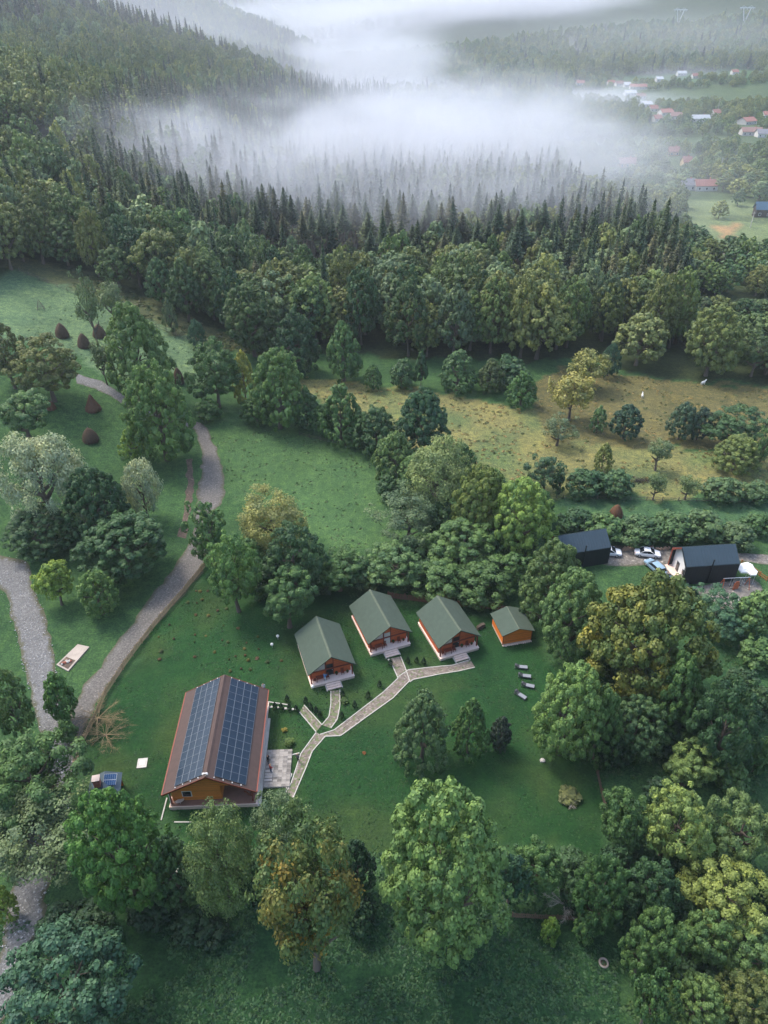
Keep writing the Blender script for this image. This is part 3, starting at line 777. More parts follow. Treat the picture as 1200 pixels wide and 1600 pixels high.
T('spread', 530, 893, 90, 74, G_MID, 'bushy tree behind the middle green cabin')
T('spread', 612, 884, 90, 64, (0.045, 0.090, 0.036), 'bushy tree above the plank fence behind the cabins')
T('sparse', 636, 806, 94, 80, G_GREY, 'thin see-through tree at the right edge of the mid meadow')
T('spread', 560, 896, 58, 48, G_DARK, 'small dark tree behind the roof of the middle green cabin')
T('bush', 690, 904, 76, 36, G_MID, 'hedge shrub behind the right green cabin')
T('bush', 752, 908, 78, 34, (0.060, 0.105, 0.038), 'lighter hedge shrub behind the orange shed')
T('sparse', 138, 476, 40, 84, (0.075, 0.11, 0.052), 'thin tree at the upper rim of the haystack meadow')
T('sparse', 172, 470, 46, 60, (0.075, 0.11, 0.052), 'small loose tree right of the thin tree above the haystacks')
T('sparse', 158, 560, 36, 56, (0.065, 0.095, 0.04), 'small dark-stemmed fruit tree below the three haystacks')
T('ash', 392, 500, 94, 116, (0.056, 0.090, 0.034), 'broad olive-topped tree at the forest edge above the yellow tree')
T('hornbeam', 460, 538, 72, 96, (0.036, 0.072, 0.034), 'dark tree left of the egg-shaped forest edge tree')
T('hornbeam', 536, 551, 60, 92, (0.046, 0.092, 0.034), 'egg-shaped tree standing before the forest edge')
T('oval', 264, 492, 24, 52, (0.065, 0.095, 0.05), 'slender pale tree in the scrub above the haystack meadow')
T('oval', 306, 520, 30, 48, G_BLUE, 'small round tree in the scrub at the end of the rustic fence')
T('oval', 583, 588, 32, 42, G_MID, 'small bush at the left end of the dry meadow bushes')
T('bush', 628, 582, 38, 46, G_DARK, 'dark round bush on the upper rim of the dry meadow')
T('conifer', 658, 574, 26, 62, G_DARK, 'slim pointed conifer on the upper rim of the dry meadow')
T('hornbeam', 715, 580, 58, 64, (0.038, 0.082, 0.034), 'dense round tree behind the drying rack on the dry meadow')
T('hornbeam', 767, 588, 46, 54, (0.060, 0.085, 0.036), 'grey-green bush right of the dense round tree')
T('hornbeam', 816, 608, 46, 54, (0.050, 0.105, 0.034), 'bright round bush jutting into the dry meadow')
T('bush', 795, 578, 60, 44, G_DARK, 'dark bush behind the bright round bush at the forest edge')
T('ochre', 921, 572, 58, 50, (0.135, 0.145, 0.046), 'upper one of the two yellow trees in the brown orchard')
T('ochre', 896, 612, 62, 64, (0.155, 0.155, 0.048), 'lower one of the two yellow trees in the brown orchard')
T('oval', 954, 562, 30, 52, G_BLUE, 'slim blue-green tree right of the upper yellow tree')
T('ash', 1118, 532, 96, 116, (0.090, 0.120, 0.042), 'large light tree with yellowing crown at the right forest edge')
T('oval', 980, 657, 50, 60, (0.033, 0.070, 0.045), 'dark bluish tree in the middle of the orchard border')
T('oval', 936, 655, 26, 44, (0.055, 0.105, 0.045), 'small light tree left of the dark bluish tree')
T('oval', 1068, 656, 44, 64, (0.042, 0.075, 0.048), 'bluish tree pair member left, at the right orchard border')
T('oval', 1096, 660, 40, 56, (0.030, 0.055, 0.038), 'darkest bluish tree at the right orchard border')
T('spread', 1142, 666, 84, 52, (0.042, 0.085, 0.038), 'broad bush at the right end of the orchard border')
T('hornbeam', 1154, 707, 72, 64, (0.085, 0.118, 0.038), 'yellow-green round tree below the orchard at the right')
T('spread', 1194, 700, 36, 60, G_MID, 'green tree at the right picture edge beside the yellow-green round tree')
T('sparse', 874, 670, 52, 42, (0.075, 0.105, 0.055), 'thin small tree between dry meadow and orchard')
T('sparse', 1031, 706, 44, 44, (0.075, 0.11, 0.055), 'thin small tree in the right part of the dry meadow')
T('oval', 944, 714, 28, 44, (0.13, 0.155, 0.05), 'small yellow-green tree in the middle of the dry meadow')
T('bush', 918, 752, 60, 48, (0.040, 0.082, 0.036), 'left half of the low bush clump below the small yellow-green tree')
T('bush', 962, 754, 52, 44, (0.040, 0.078, 0.034), 'right half of the low bush clump below the small yellow-green tree')
T('spread', 854, 738, 58, 58, (0.042, 0.08, 0.042), 'bluish bushy tree above the brightest yellow-green ash')
T('conifer', 874, 754, 22, 44, G_DARK, 'small dark conifer right of the bluish bushy tree')
T('sparse', 1026, 756, 34, 38, (0.07, 0.105, 0.045), 'thin bush right of the dark heap in the dry meadow')
T('sparse', 1076, 758, 40, 36, (0.065, 0.10, 0.04), 'low loose bush on the lower rim of the dry meadow')
T('bush', 1128, 762, 56, 38, (0.05, 0.088, 0.038), 'low broad bush on the lower rim of the dry meadow')
T('bush', 1182, 768, 46, 34, (0.05, 0.088, 0.038), 'last low bush on the dry meadow rim at the picture edge')
# row of bushes above the driveway
for i, (cx, cy, w, h, cc, lb) in enumerate([(905,812,60,58,G_DARK,'dark bush at the left end of the hedge row, behind the left dark roof'), (948,822,66,54,G_MID,'round bush in the hedge row above the firewood pile'), (1000,826,66,54,(0.05,0.092,0.04),'round bush in the hedge row straight above the white car'),
      (1050,822,70,62,(0.048,0.088,0.036),'taller bush in the hedge row left of the dark cabin'), (1102,818,72,66,(0.055,0.095,0.04),'tallest bush in the hedge row behind the dark cabin roof'), (1150,834,58,50,(0.06,0.098,0.046),'pale bush at the right end of the hedge row above the road'), (1185,815,50,50,G_MID,'bush at the picture edge above the road')]):
    T('bush', cx, cy + 1, w * .92, h * .68, cc, lb)

# low dark growth filling the gaps between the bottom trees
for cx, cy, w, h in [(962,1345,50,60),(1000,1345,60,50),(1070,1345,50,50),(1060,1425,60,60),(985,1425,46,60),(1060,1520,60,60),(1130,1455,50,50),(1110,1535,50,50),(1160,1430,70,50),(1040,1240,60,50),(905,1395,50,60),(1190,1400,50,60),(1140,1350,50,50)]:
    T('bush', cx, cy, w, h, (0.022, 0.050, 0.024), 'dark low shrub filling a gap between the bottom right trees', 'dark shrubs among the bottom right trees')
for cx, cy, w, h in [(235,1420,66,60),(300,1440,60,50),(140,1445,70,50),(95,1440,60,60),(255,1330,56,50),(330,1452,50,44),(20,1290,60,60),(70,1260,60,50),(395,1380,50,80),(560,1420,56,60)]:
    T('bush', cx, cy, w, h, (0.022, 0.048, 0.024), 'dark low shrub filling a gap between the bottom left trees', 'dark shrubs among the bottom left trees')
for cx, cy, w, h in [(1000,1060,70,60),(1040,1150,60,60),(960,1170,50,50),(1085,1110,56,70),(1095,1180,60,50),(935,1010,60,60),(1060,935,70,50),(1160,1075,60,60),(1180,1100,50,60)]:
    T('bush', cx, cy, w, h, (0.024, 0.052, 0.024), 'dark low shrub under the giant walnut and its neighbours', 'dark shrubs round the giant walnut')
for cx, cy, w, h in [(500,905,56,44),(575,900,50,34),(650,892,60,36),(690,872,60,44),(760,872,60,44),(640,860,60,40),(420,900,60,60),(840,860,50,60),(765,850,60,60),(690,810,50,60),(640,770,46,50),(610,760,40,40),(830,790,50,50)]:
    T('bush', cx, cy, w, h, (0.034, 0.070, 0.030), 'green shrub thickening the hedge behind the cabins and across the meadow', 'shrubs in the hedge behind the cabins')

for cx, cy, w, h, cc, lb in [(648, 742, 62, 70, (0.062, 0.112, 0.04), 'light green tree filling the belt left of the pale lumpy tree'), (716, 722, 58, 66, (0.05, 0.098, 0.036), 'tree filling the belt right above the pale lumpy tree'), (768, 762, 60, 70, (0.095, 0.142, 0.044), 'fresh yellow-green tree between yellowish tree and brightest ash'), (560, 668, 50, 60, (0.05, 0.10, 0.036), 'tree between the egg-shaped tree and the dark rounded hedge tree'), (505, 655, 44, 54, (0.045, 0.09, 0.034), 'low tree between the small dark tree and the egg-shaped tree'),
       (845, 790, 50, 60, (0.05, 0.098, 0.036), 'green tree tucked right of the brightest yellow-green ash'), (400, 640, 50, 50, (0.055, 0.105, 0.038), 'green bush at the foot of the tall light green ash'), (390, 870, 60, 70, (0.05, 0.1, 0.036), 'green tree below the olive-yellow rounded tree')]:
    T('oval', cx, cy, w, h, cc, lb)
# ---------------------------------------------------------------- forest: the largest trees singly, the rest as one mass
Z_WOODS = [(-900,440),(0,440),(30,418),(140,432),(300,505),(440,545),(600,556),(850,566),(880,560),(960,572),(1060,597),(1500,605),(1500,-200),(-900,-200)]
Z_SPRUCE = [(150,300),(190,372),(300,400),(380,418),(470,432),(560,420),(650,438),(720,470),(800,480),(900,500),(1000,530),(1080,515),(1085,470),(1050,428),(990,392),(930,345),(860,295),(800,255),(640,205),(570,135),(410,150),(330,175),(230,150),(160,215)]
Z_CLEAR = [(1060,405),(1600,410),(1600,640),(1060,600)]
Z_LOW = [(1600,440),(1085,470),(1050,425),(990,390),(930,345),(860,285),(900,120),(1600,120)]
HOUSES = [(1100,297,34),(1073,296,20),(1190,338,26),(978,261,26),(1051,243,18),(1166,194,24),(1172,211,30),(1192,214,22),(1198,184,16),(1039,180,19),(1025,190,14),(1055,186,17),(1093,190,27),(1117,181,12),(954,133,11),(967,134,12),(979,136,10),(990,139,13),(1003,139,12),(984,149,18),(1000,154,14),(1008,167,18),(1020,174,12),(1029,127,11),(1064,118,14),(1085,122,9),(1147,116,10),(1071,259,9),(906,133,12)]
def scatter(d0, d1, step, keep=1.0):
    w = d1 * 0.75 + 40
    xs = np.arange(-w, w, step); ys = np.arange(d0 * .95, d1 * 1.0, step)
    X, Y = np.meshgrid(xs, ys); X = X.ravel(); Y = Y.ravel()
    X = X + rng.uniform(-.42, .42, len(X)) * step; Y = Y + rng.uniform(-.42, .42, len(Y)) * step
    Z = hgt(X, Y); px, py, dep = proj(X, Y, Z)
    ok = (dep > d0) & (dep <= d1) & (px > -90) & (px < 1290) & (py > -140) & (py < 640) & in_poly(px, py, Z_WOODS)
    ok &= rng.random(len(X)) < keep
    return X[ok], Y[ok], Z[ok], px[ok], py[ok], dep[ok]
rows = []
for d0, d1, st in ((150, 330, 6.0), (330, 560, 6.6), (560, 900, 7.6), (900, 1500, 10.5), (1500, 2700, 17), (2700, 3900, 30)):
    rows.append(np.stack(scatter(d0, d1, st), 1))
F = np.concatenate(rows)
X, Y, Z, PX, PY, DEP = F.T
fld = in_poly(PX, PY, Z_FIELD1)
vil = in_poly(PX, PY, Z_VILL)
clr = in_poly(PX, PY, Z_CLEAR)
n1 = vnoise(X, Y, 26., 31); n2 = vnoise(X, Y, 60., 32); n3 = vnoise(X, Y, 90., 35)
keep = np.where(fld, rng.random(len(X)) < .10, np.where(vil, (n1 > .22) & (rng.random(len(X)) < .8), np.where(clr, (n1 > .34), True)))
# clearings on the far right flank
# broadleaf trees stand wider apart than the spruces
crowd = in_poly(PX, PY, Z_SPRUCE) | (DEP > 520)
keep &= crowd | (rng.random(len(X)) < .64)
keep &= ~((X > 300) & (Y > 1100) & (n2 > .80))
far_side = np.abs(X - (-28)) < -1
spr = in_poly(PX, PY, Z_SPRUCE) & (rng.random(len(X)) < .74)
ridge = (X < 0) & (Y > 560) & (n3 > .52)
spr |= ridge & (rng.random(len(X)) < .8)
spr |= (rng.random(len(X)) < .05)
spr &= ~(in_poly(PX, PY, Z_LOW) & (rng.random(len(X)) < .9))
for hx_, hy_, hw_ in HOUSES:
    hh_ = FOC * 11 / DEP
    keep &= ~((np.abs(PX - hx_) < hw_ * .62 + 3) & (PY > hy_ - 4) & (PY < hy_ + hh_ * .75))
# keep the listed trees clear
for (tx, ty, tr, ts) in TREES:
    keep &= (X - tx) ** 2 + (Y - ty) ** 2 > (tr + 2.0) ** 2
X, Y, Z, PX, PY, DEP, spr, n1, n2 = [q[keep] for q in (X, Y, Z, PX, PY, DEP, spr, n1, n2)]
M_ = len(X)
Rr = np.where(spr, rng.uniform(4.0, 6.2, M_), np.where(DEP < 420, rng.uniform(4.6, 7.4, M_), rng.uniform(3.6, 5.4, M_))) * np.where(DEP > 2700, 3.0, np.where(DEP > 1500, 1.7, np.where(DEP > 900, 1.2, 1.0)))
Hh = np.where(spr, rng.uniform(17, 26, M_), rng.uniform(14, 22, M_) ) * np.where(DEP > 1500, 1.15, 1.0)
low = (~spr) & (DEP < 215); Hh[low] = rng.uniform(15, 24, low.sum())
lowz = in_poly(PX, PY, Z_LOW)
small = lowz | in_poly(PX, PY, Z_CLEAR) | in_poly(PX, PY, Z_VILL) | in_poly(PX, PY, Z_FIELD1)
Hh[small] *= np.where(spr[small], .6, .55); Rr[small] *= .8
front = in_poly(PX, PY, [(395,392),(420,340),(660,340),(680,460),(395,460)]) & ~spr
Hh[front] *= .38; Rr[front] *= .75
# colour families
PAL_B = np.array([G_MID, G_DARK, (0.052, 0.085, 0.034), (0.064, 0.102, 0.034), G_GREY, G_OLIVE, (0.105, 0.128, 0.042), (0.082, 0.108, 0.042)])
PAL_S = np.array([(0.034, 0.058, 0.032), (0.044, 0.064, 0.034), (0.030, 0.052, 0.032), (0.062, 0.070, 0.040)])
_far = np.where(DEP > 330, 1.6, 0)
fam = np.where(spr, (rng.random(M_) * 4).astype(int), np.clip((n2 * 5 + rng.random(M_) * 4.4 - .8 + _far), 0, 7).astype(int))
order = np.argsort(DEP)
cnt = {True: 0, False: 0}
single = np.zeros(M_, bool)
vis = (PX > -25) & (PX < 1225) & (PY > 60) & (PY < 620)
for i in order:
    k = bool(spr[i])
    if cnt[k] < (285 if k else 185) and vis[i]:
        single[i] = True; cnt[k] += 1
MARKS = [(60, 'at the left picture edge'), (150, 'above the drying rack'), (240, 'above the three haystacks'), (330, 'above the rustic fence end'), (425, 'above the yellow narrow tree'), (500, 'left above the egg-shaped tree'),
         (580, 'above the egg-shaped tree'), (660, 'above the pointed conifer'), (740, 'above the dense round tree'), (830, 'above the bright round bush'), (890, 'left above the yellow trees'), (960, 'above the yellow trees'), (1040, 'above the orchard middle'), (1130, 'above the right goat'), (9999, 'at the right picture edge')]
TONE = ['mid green', 'dark green', 'dull green', 'fresh green', 'grey-green', 'olive', 'yellow-olive', 'brown-olive']
ROWS = ['front', 'second', 'third', 'fourth', 'rear']
def forest_key(i):
    px, d = PX[i], DEP[i]
    mk_ = next(t for lim, t in MARKS if px < lim)
    if spr[i]:
        row = ROWS[int(np.clip((d - 235) / 17, 0, 4))]
        return '%s spruce, %s spruce row, %s' % ('tall' if Hh[i] > 21.5 else 'low', row, mk_), 'spruces ' + mk_
    row = ROWS[int(np.clip((d - 180) / 16, 0, 4))]
    return '%s broadleaf tree, %s forest row, %s' % (TONE[int(fam[i])], row, mk_), 'broadleaf forest trees ' + mk_
_keys = {}
for i in np.where(single)[0]: _keys.setdefault(forest_key(i)[0], []).append(i)
ORD = ['leftmost', 'second from left', 'third from left', 'fourth from left', 'fifth from left', 'sixth from left', 'seventh from left']
def forest_label(i):
    k, gr = forest_key(i); mem = sorted(_keys[k], key=lambda j: PX[j])
    if len(mem) == 1 or len(mem) > 7: return k, gr
    q = mem.index(i)
    return k + ', ' + ('rightmost' if q == len(mem) - 1 else ORD[q]), gr
KB = ['oval', 'ash', 'hornbeam', 'ash', 'spread']
for i in np.where(single)[0]:
    lb, gr = forest_label(i)
    if spr[i]:
        root = empty('spruce_tree', (X[i], Y[i], Z[i]), random.uniform(0, 6.28), lb, 'spruce', gr)
        edge = 400 < PX[i] < 860 and PY[i] > 318 and rng.random() < .75
        b = (.58 if edge else .14) * Hh[i]
        o = put('crown', SPRUCE[i % 3], root, (0, 0, b)); o.scale = (Rr[i] * (.85 if edge else 1.05), Rr[i] * (.85 if edge else 1.05), Hh[i] - b)
        o.color = (*(PAL_S[fam[i]] * LEAF_GAIN * rng.uniform(.85, 1.2)), 1)
        t = put('trunk', SPR_TRUNK[i % 2], root); t.scale = (.34, .34, Hh[i] * .98)
    else:
        R = Rr[i]; c = Hh[i] * .46; b = Hh[i] * .08
        k = KB[int(rng.random() * 5)]
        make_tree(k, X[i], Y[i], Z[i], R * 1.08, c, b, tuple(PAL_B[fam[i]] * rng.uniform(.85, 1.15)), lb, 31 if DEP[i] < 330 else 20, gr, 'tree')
        TREES.pop()
# ---- the rest: one forest mass, instanced
def instancer(name, protos, pos, idx, rotz, scl, kind='stuff'):
    coll = bpy.data.collections.new(name + '_kinds')
    for k, q in enumerate(protos):
        coll.objects.link(q)
    n = len(pos)
    me = bpy.data.meshes.new(name); me.vertices.add(n); me.vertices.foreach_set('co', np.asarray(pos, np.float32).ravel())
    a = me.attributes.new('idx', 'INT', 'POINT'); a.data.foreach_set('value', np.asarray(idx, np.int32))
    a = me.attributes.new('rotv', 'FLOAT_VECTOR', 'POINT'); rv = np.zeros((n, 3), np.float32); rv[:, 2] = rotz; a.data.foreach_set('vector', rv.ravel())
    a = me.attributes.new('sclv', 'FLOAT_VECTOR', 'POINT'); a.data.foreach_set('vector', np.asarray(scl, np.float32).ravel())
    o = put(name, me); tag(o, kind=kind)
    ng = bpy.data.node_groups.new(name + '_spread', 'GeometryNodeTree')
    ng.interface.new_socket('Geometry', in_out='INPUT', socket_type='NodeSocketGeometry')
    ng.interface.new_socket('Geometry', in_out='OUTPUT', socket_type='NodeSocketGeometry')
    gi = ng.nodes.new('NodeGroupInput'); go = ng.nodes.new('NodeGroupOutput')
    ip = ng.nodes.new('GeometryNodeInstanceOnPoints'); ci = ng.nodes.new('GeometryNodeCollectionInfo')
    ci.inputs['Collection'].default_value = coll; ci.inputs['Separate Children'].default_value = True; ci.inputs['Reset Children'].default_value = True
    def na(nm, dt):
        q = ng.nodes.new('GeometryNodeInputNamedAttribute'); q.data_type = dt; q.inputs[0].default_value = nm
        return [s for s in q.outputs if s.enabled][0]
    ng.links.new(gi.outputs[0], ip.inputs['Points']); ng.links.new(ci.outputs[0], ip.inputs['Instance'])
    ip.inputs['Pick Instance'].default_value = True
    ng.links.new(na('idx', 'INT'), ip.inputs['Instance Index']); ng.links.new(na('rotv', 'FLOAT_VECTOR'), ip.inputs['Rotation']); ng.links.new(na('sclv', 'FLOAT_VECTOR'), ip.inputs['Scale'])
    ng.links.new(ip.outputs[0], go.inputs[0])
    md = o.modifiers.new('spread', 'NODES'); md.node_group = ng
    return o
def joined(me_list, base):
    """one mesh from (mesh, matrix) pairs, attributes kept, through numpy"""
    V = []; Fq = []; T_ = []; L_ = []; FM = []; mats = []; off = 0
    for me, M in me_list:
        n = len(me.vertices); co = np.empty(n * 3, np.float32); me.vertices.foreach_get('co', co); co = co.reshape(-1, 3) * M[0] + M[1]
        li = np.empty(len(me.loops), np.int32); me.loops.foreach_get('vertex_index', li)
        ls = np.empty(len(me.polygons), np.int32); me.polygons.foreach_get('loop_start', ls); lt = np.empty(len(me.polygons), np.int32); me.polygons.foreach_get('loop_total', lt)
        q = ls[lt == 4]; Fq.append(np.stack([li[q + k] for k in range(4)], 1) + off); V.append(co); off += n
        mm = M_LEAF_FAR if 'tint' in me.attributes else me.materials[0]
        if mm not in mats: mats.append(mm)
        FM.append(np.full(len(q), mats.index(mm)))
        for nm, acc in (('tint', T_), ('leaf', L_)):
            if nm in me.attributes:
                a = np.empty(n, np.float32); me.attributes[nm].data.foreach_get('value', a); acc.append(a)
            else: acc.append(np.full(n, .5))
    return np_mesh('forest_tree', np.concatenate(V), np.concatenate(Fq), mats, {'tint': np.concatenate(T_), 'leaf': np.concatenate(L_), 'base': np.tile(np.array(base) * LEAF_GAIN, (off, 1))}, face_mat=np.concatenate(FM))
PAL_B = PAL_B * 1.18
protos = []; pid = {}
k = 0
for fi, cc in enumerate(PAL_B):
    for v_ in range(2):
        kd = ['oval', 'ash', 'hornbeam', 'spread'][(fi + 2 * v_) % 4]
        me = PR[kd][2][v_ % len(PR[kd][2])]
        me = joined([(me, (np.array([1, 1, .46]), np.array([0, 0, .54]))), (TRUNKS[v_], (np.array([.5, .5, .6]), np.zeros(3)))], cc)
        o = bpy.data.objects.new('tree_kind_%02d' % k, me); o.color = (*cc, 1); protos.append(o); pid[('b', fi, v_)] = k; k += 1
for fi, cc in enumerate(PAL_S):
    for v_ in range(2):
        me = joined([(SPRUCE_S[v_], (np.array([1, 1, .8]), np.array([0, 0, .2]))), (SPR_TRUNK[v_], (np.array([.09, .09, .97]), np.zeros(3)))], cc)
        o = bpy.data.objects.new('tree_kind_%02d' % k, me); o.color = (*cc, 1); protos.append(o); pid[('s', fi, v_)] = k; k += 1
rest = np.where(~single)[0]
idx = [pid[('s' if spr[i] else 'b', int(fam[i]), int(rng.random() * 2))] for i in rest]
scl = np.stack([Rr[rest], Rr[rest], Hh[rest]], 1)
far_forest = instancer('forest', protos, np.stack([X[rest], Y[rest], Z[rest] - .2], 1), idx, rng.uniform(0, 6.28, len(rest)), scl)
print('forest', M_, 'single', single.sum(), cnt)

# ---------------------------------------------------------------- haze and fog
zt = float(gv[:, 2].max()) + 45; zb = float(gv[:, 2].min()) - 1.0
m_haze, _, _ = volume_mat('air', (0.86, 0.92, 1.0), HAZE_DENSITY, 0.15)
hb = MB().box(-5400, 5400, -320, 7500, zb, zt)
haze = hb.build('haze', m_haze); tag(haze, kind='stuff')

def fog(px, py, depth, rx, ry, rz, dens, nscale=0.02, thresh=0.42, rot=0.0, tilt=0.0, seed=0.0, label=None):
    d = ray(px, py); c = (d[0] * depth, d[1] * depth, CAM_H + d[2] * depth)
    m, nt, pv = volume_mat('fog', (0.86, 0.87, 0.90), 0.0, 0.0)
    tc = N(nt, 'ShaderNodeTexCoord'); geo = N(nt, 'ShaderNodeNewGeometry')
    ln = N(nt, 'ShaderNodeVectorMath', operation='LENGTH'); nt.links.new(tc.outputs['Object'], ln.inputs[0])
    mr = N(nt, 'ShaderNodeMapRange', interpolation_type='SMOOTHSTEP'); mr.inputs[1].default_value = 0.98; mr.inputs[2].default_value = 0.10; mr.inputs[3].default_value = 0; mr.inputs[4].default_value = 1
    nt.links.new(ln.outputs['Value'], mr.inputs[0])
    mp = N(nt, 'ShaderNodeMapping'); mp.inputs['Scale'].default_value = (1, 1, 1.9); mp.inputs['Location'].default_value = (seed * 37, seed * 91, 0)
    nt.links.new(geo.outputs['Position'], mp.inputs[0])
    nz = noise(nt, mp.outputs[0], nscale, 6, 0.66); nz.inputs['Distortion'].default_value = 0.6
    # torn edges: the noise has to exceed a level that rises towards the rim
    a = N(nt, 'ShaderNodeMath', operation='MULTIPLY_ADD'); a.inputs[1].default_value = 0.36; nt.links.new(mr.outputs[0], a.inputs[0]); nt.links.new(nz.outputs[0], a.inputs[2])
    s = N(nt, 'ShaderNodeMapRange', interpolation_type='SMOOTHSTEP'); s.inputs[1].default_value = thresh + .12; s.inputs[2].default_value = thresh + .46
    nt.links.new(a.outputs[0], s.inputs[0])
    w2 = N(nt, 'ShaderNodeMath', operation='MULTIPLY'); nt.links.new(s.outputs[0], w2.inputs[0]); nt.links.new(mr.outputs[0], w2.inputs[1])
    e = N(nt, 'ShaderNodeMath', operation='MULTIPLY'); e.inputs[1].default_value = dens; nt.links.new(w2.outputs[0], e.inputs[0])
    nt.links.new(e.outputs[0], pv.inputs['Density'])
    bm = bmesh.new(); bmesh.ops.create_icosphere(bm, subdivisions=3, radius=1.0)
    me = bpy.data.meshes.new('fog'); bm.to_mesh(me); bm.free(); me.materials.append(m)
    o = put('fog', me); o.location = c; o.scale = (rx, ry, rz); o.rotation_euler = (0, tilt, rot)
    tag(o, kind='stuff'); return o
fog(710, 195, 400, 190, 125, 50, 0.018, 0.020, .45, seed=1)
fog(590, 225, 360, 120, 75, 42, 0.018, 0.028, .46, seed=2)
fog(880, 240, 370, 120, 80, 38, 0.017, 0.026, .46, seed=3)
fog(585, 110, 760, 150, 150, 64, 0.014, 0.014, .40, seed=4)
fog(285, 235, 335, 95, 55, 36, 0.022, 0.03, .43, seed=5)
fog(190, 205, 370, 50, 45, 24, 0.016, 0.035, .46, seed=6)
fog(400, 285, 285, 85, 40, 34, 0.015, 0.034, .44, seed=7)
fog(740, 325, 270, 120, 42, 32, 0.013, 0.034, .44, seed=8)
fog(1070, 130, 1000, 200, 150, 40, 0.009, 0.012, .44, seed=9)
fog(940, 170, 780, 170, 140, 44, 0.012, 0.014, .44, seed=10)
fog(790, 8, 1450, 440, 260, 70, 0.014, 0.007, .36, seed=11)
fog(560, 36, 1500, 320, 260, 85, 0.012, 0.007, .40, seed=12)
fog(1060, -14, 1800, 420, 300, 64, 0.012, 0.006, .40, seed=13)
fog(400, 18, 1250, 140, 90, 34, 0.016, 0.012, .44, seed=14)
fog(495, 80, 1000, 70, 60, 28, 0.018, 0.02, .44, seed=15)
fog(650, 270, 300, 200, 75, 54, 0.0070, 0.03, .05, seed=20)
fog(640, 80, 1700, 1400, 800, 170, 0.0028, 0.004, .05, seed=21)
fog(1060, 120, 1150, 460, 360, 110, 0.0032, 0.006, .05, seed=22)
fog(200, 90, 850, 460, 380, 130, 0.0024, 0.006, .05, seed=23)
# ---------------------------------------------------------------- buildings
M_TILE = mat('brown_roof_tile', (0.072, 0.046, 0.039), 0.7, 0.3, 1.6, 0.35, (1, 1, 1))
M_SHINGLE = mat('green_shingle', (0.056, 0.078, 0.058), 0.9, 0.22, 1.3, 0.35)
M_RIDGE = mat('ridge_shingle', (0.095, 0.115, 0.080), 0.9, 0.2, 1.5, 0.3)
M_RED = mat('red_painted_wood', (0.20, 0.050, 0.028), 0.55, 0.25, 2.5, 0.1)
M_REDWALL = plank_mat('red_log_boards', (0.58, 0.125, 0.038))
M_LOG = plank_mat('honey_log_boards', (0.72, 0.24, 0.04), pitch=.19)
M_ORANGE = plank_mat('orange_boards', (0.78, 0.20, 0.028), pitch=.17)
M_POST = mat('dark_red_post', (0.19, 0.045, 0.028), 0.6, 0.25, 2, 0.1)
M_STONE_P = mat('pale_pink_stone', (0.70, 0.54, 0.45), 0.85, 0.22, 1.4, 0.25)
M_TILE_P = mat('porch_tile', (0.78, 0.61, 0.52), 0.6, 0.16, 1.0, 0.1)
M_PORCH = mat('brown_porch_tile', (0.21, 0.115, 0.085), 0.65, 0.25, 1.2, 0.12)
M_WHITE = mat('white_paint', (0.74, 0.73, 0.70), 0.6, 0.06, 2, 0.05)
M_KERB = mat('pale_kerb_stone', (0.44, 0.42, 0.375), 0.85, 0.25, 1.1, 0.2)
M_TERR = mat('grey_terrace_stone', (0.42, 0.39, 0.36), 0.85, 0.35, 1.3, 0.25)
M_CREAM = mat('cream_curtained_glass', (0.62, 0.59, 0.54), 0.35, 0.1, 1.5, 0.0, spec=.5)
M_BLACK = mat('black_metal', (0.016, 0.022, 0.026), 0.45, 0.25, 1.2, 0.05, metal=0.2)
M_SEAM = mat('dark_metal_sheet', (0.046, 0.070, 0.084), 0.42, 0.2, 0.7, 0.04, metal=.25, spec=.5)
M_DARKW = mat('dark_opening', (0.012, 0.012, 0.013), 0.4, 0.3, 2, 0.0)
M_BRICK = mat('brick_red', (0.34, 0.125, 0.085), 0.9, 0.3, 4, 0.3)
M_BLUEM = mat('blue_grey_metal', (0.10, 0.17, 0.22), 0.5, 0.2, 1, 0.05, metal=.2)
M_FRAME = mat('aluminium_frame', (0.56, 0.58, 0.60), 0.35, 0.08, 3, 0.0, metal=.6)
m, nt, p = nodes_of('solar_glass')
tc = N(nt, 'ShaderNodeTexCoord'); br = N(nt, 'ShaderNodeTexBrick'); br.offset = 0.0
br.inputs['Scale'].default_value = 1.0; br.inputs['Brick Width'].default_value = .19; br.inputs['Row Height'].default_value = .19; br.inputs['Mortar Size'].default_value = .006
br.inputs['Color1'].default_value = (0.009, 0.020, 0.036, 1); br.inputs['Color2'].default_value = (0.012, 0.025, 0.043, 1); br.inputs['Mortar'].default_value = (0.035, 0.045, 0.06, 1)
nt.links.new(tc.outputs['Object'], br.inputs['Vector']); nt.links.new(br.outputs['Color'], p.inputs['Base Color'])
p.inputs['Roughness'].default_value = 0.14; p.inputs['Specular IOR Level'].default_value = 0.3
M_SOLAR = m
m, nt, p = nodes_of('window_glass'); p.inputs['Base Color'].default_value = (0.02, 0.025, 0.03, 1); p.inputs['Roughness'].default_value = 0.08; p.inputs['Specular IOR Level'].default_value = 0.6
M_GLASS = m

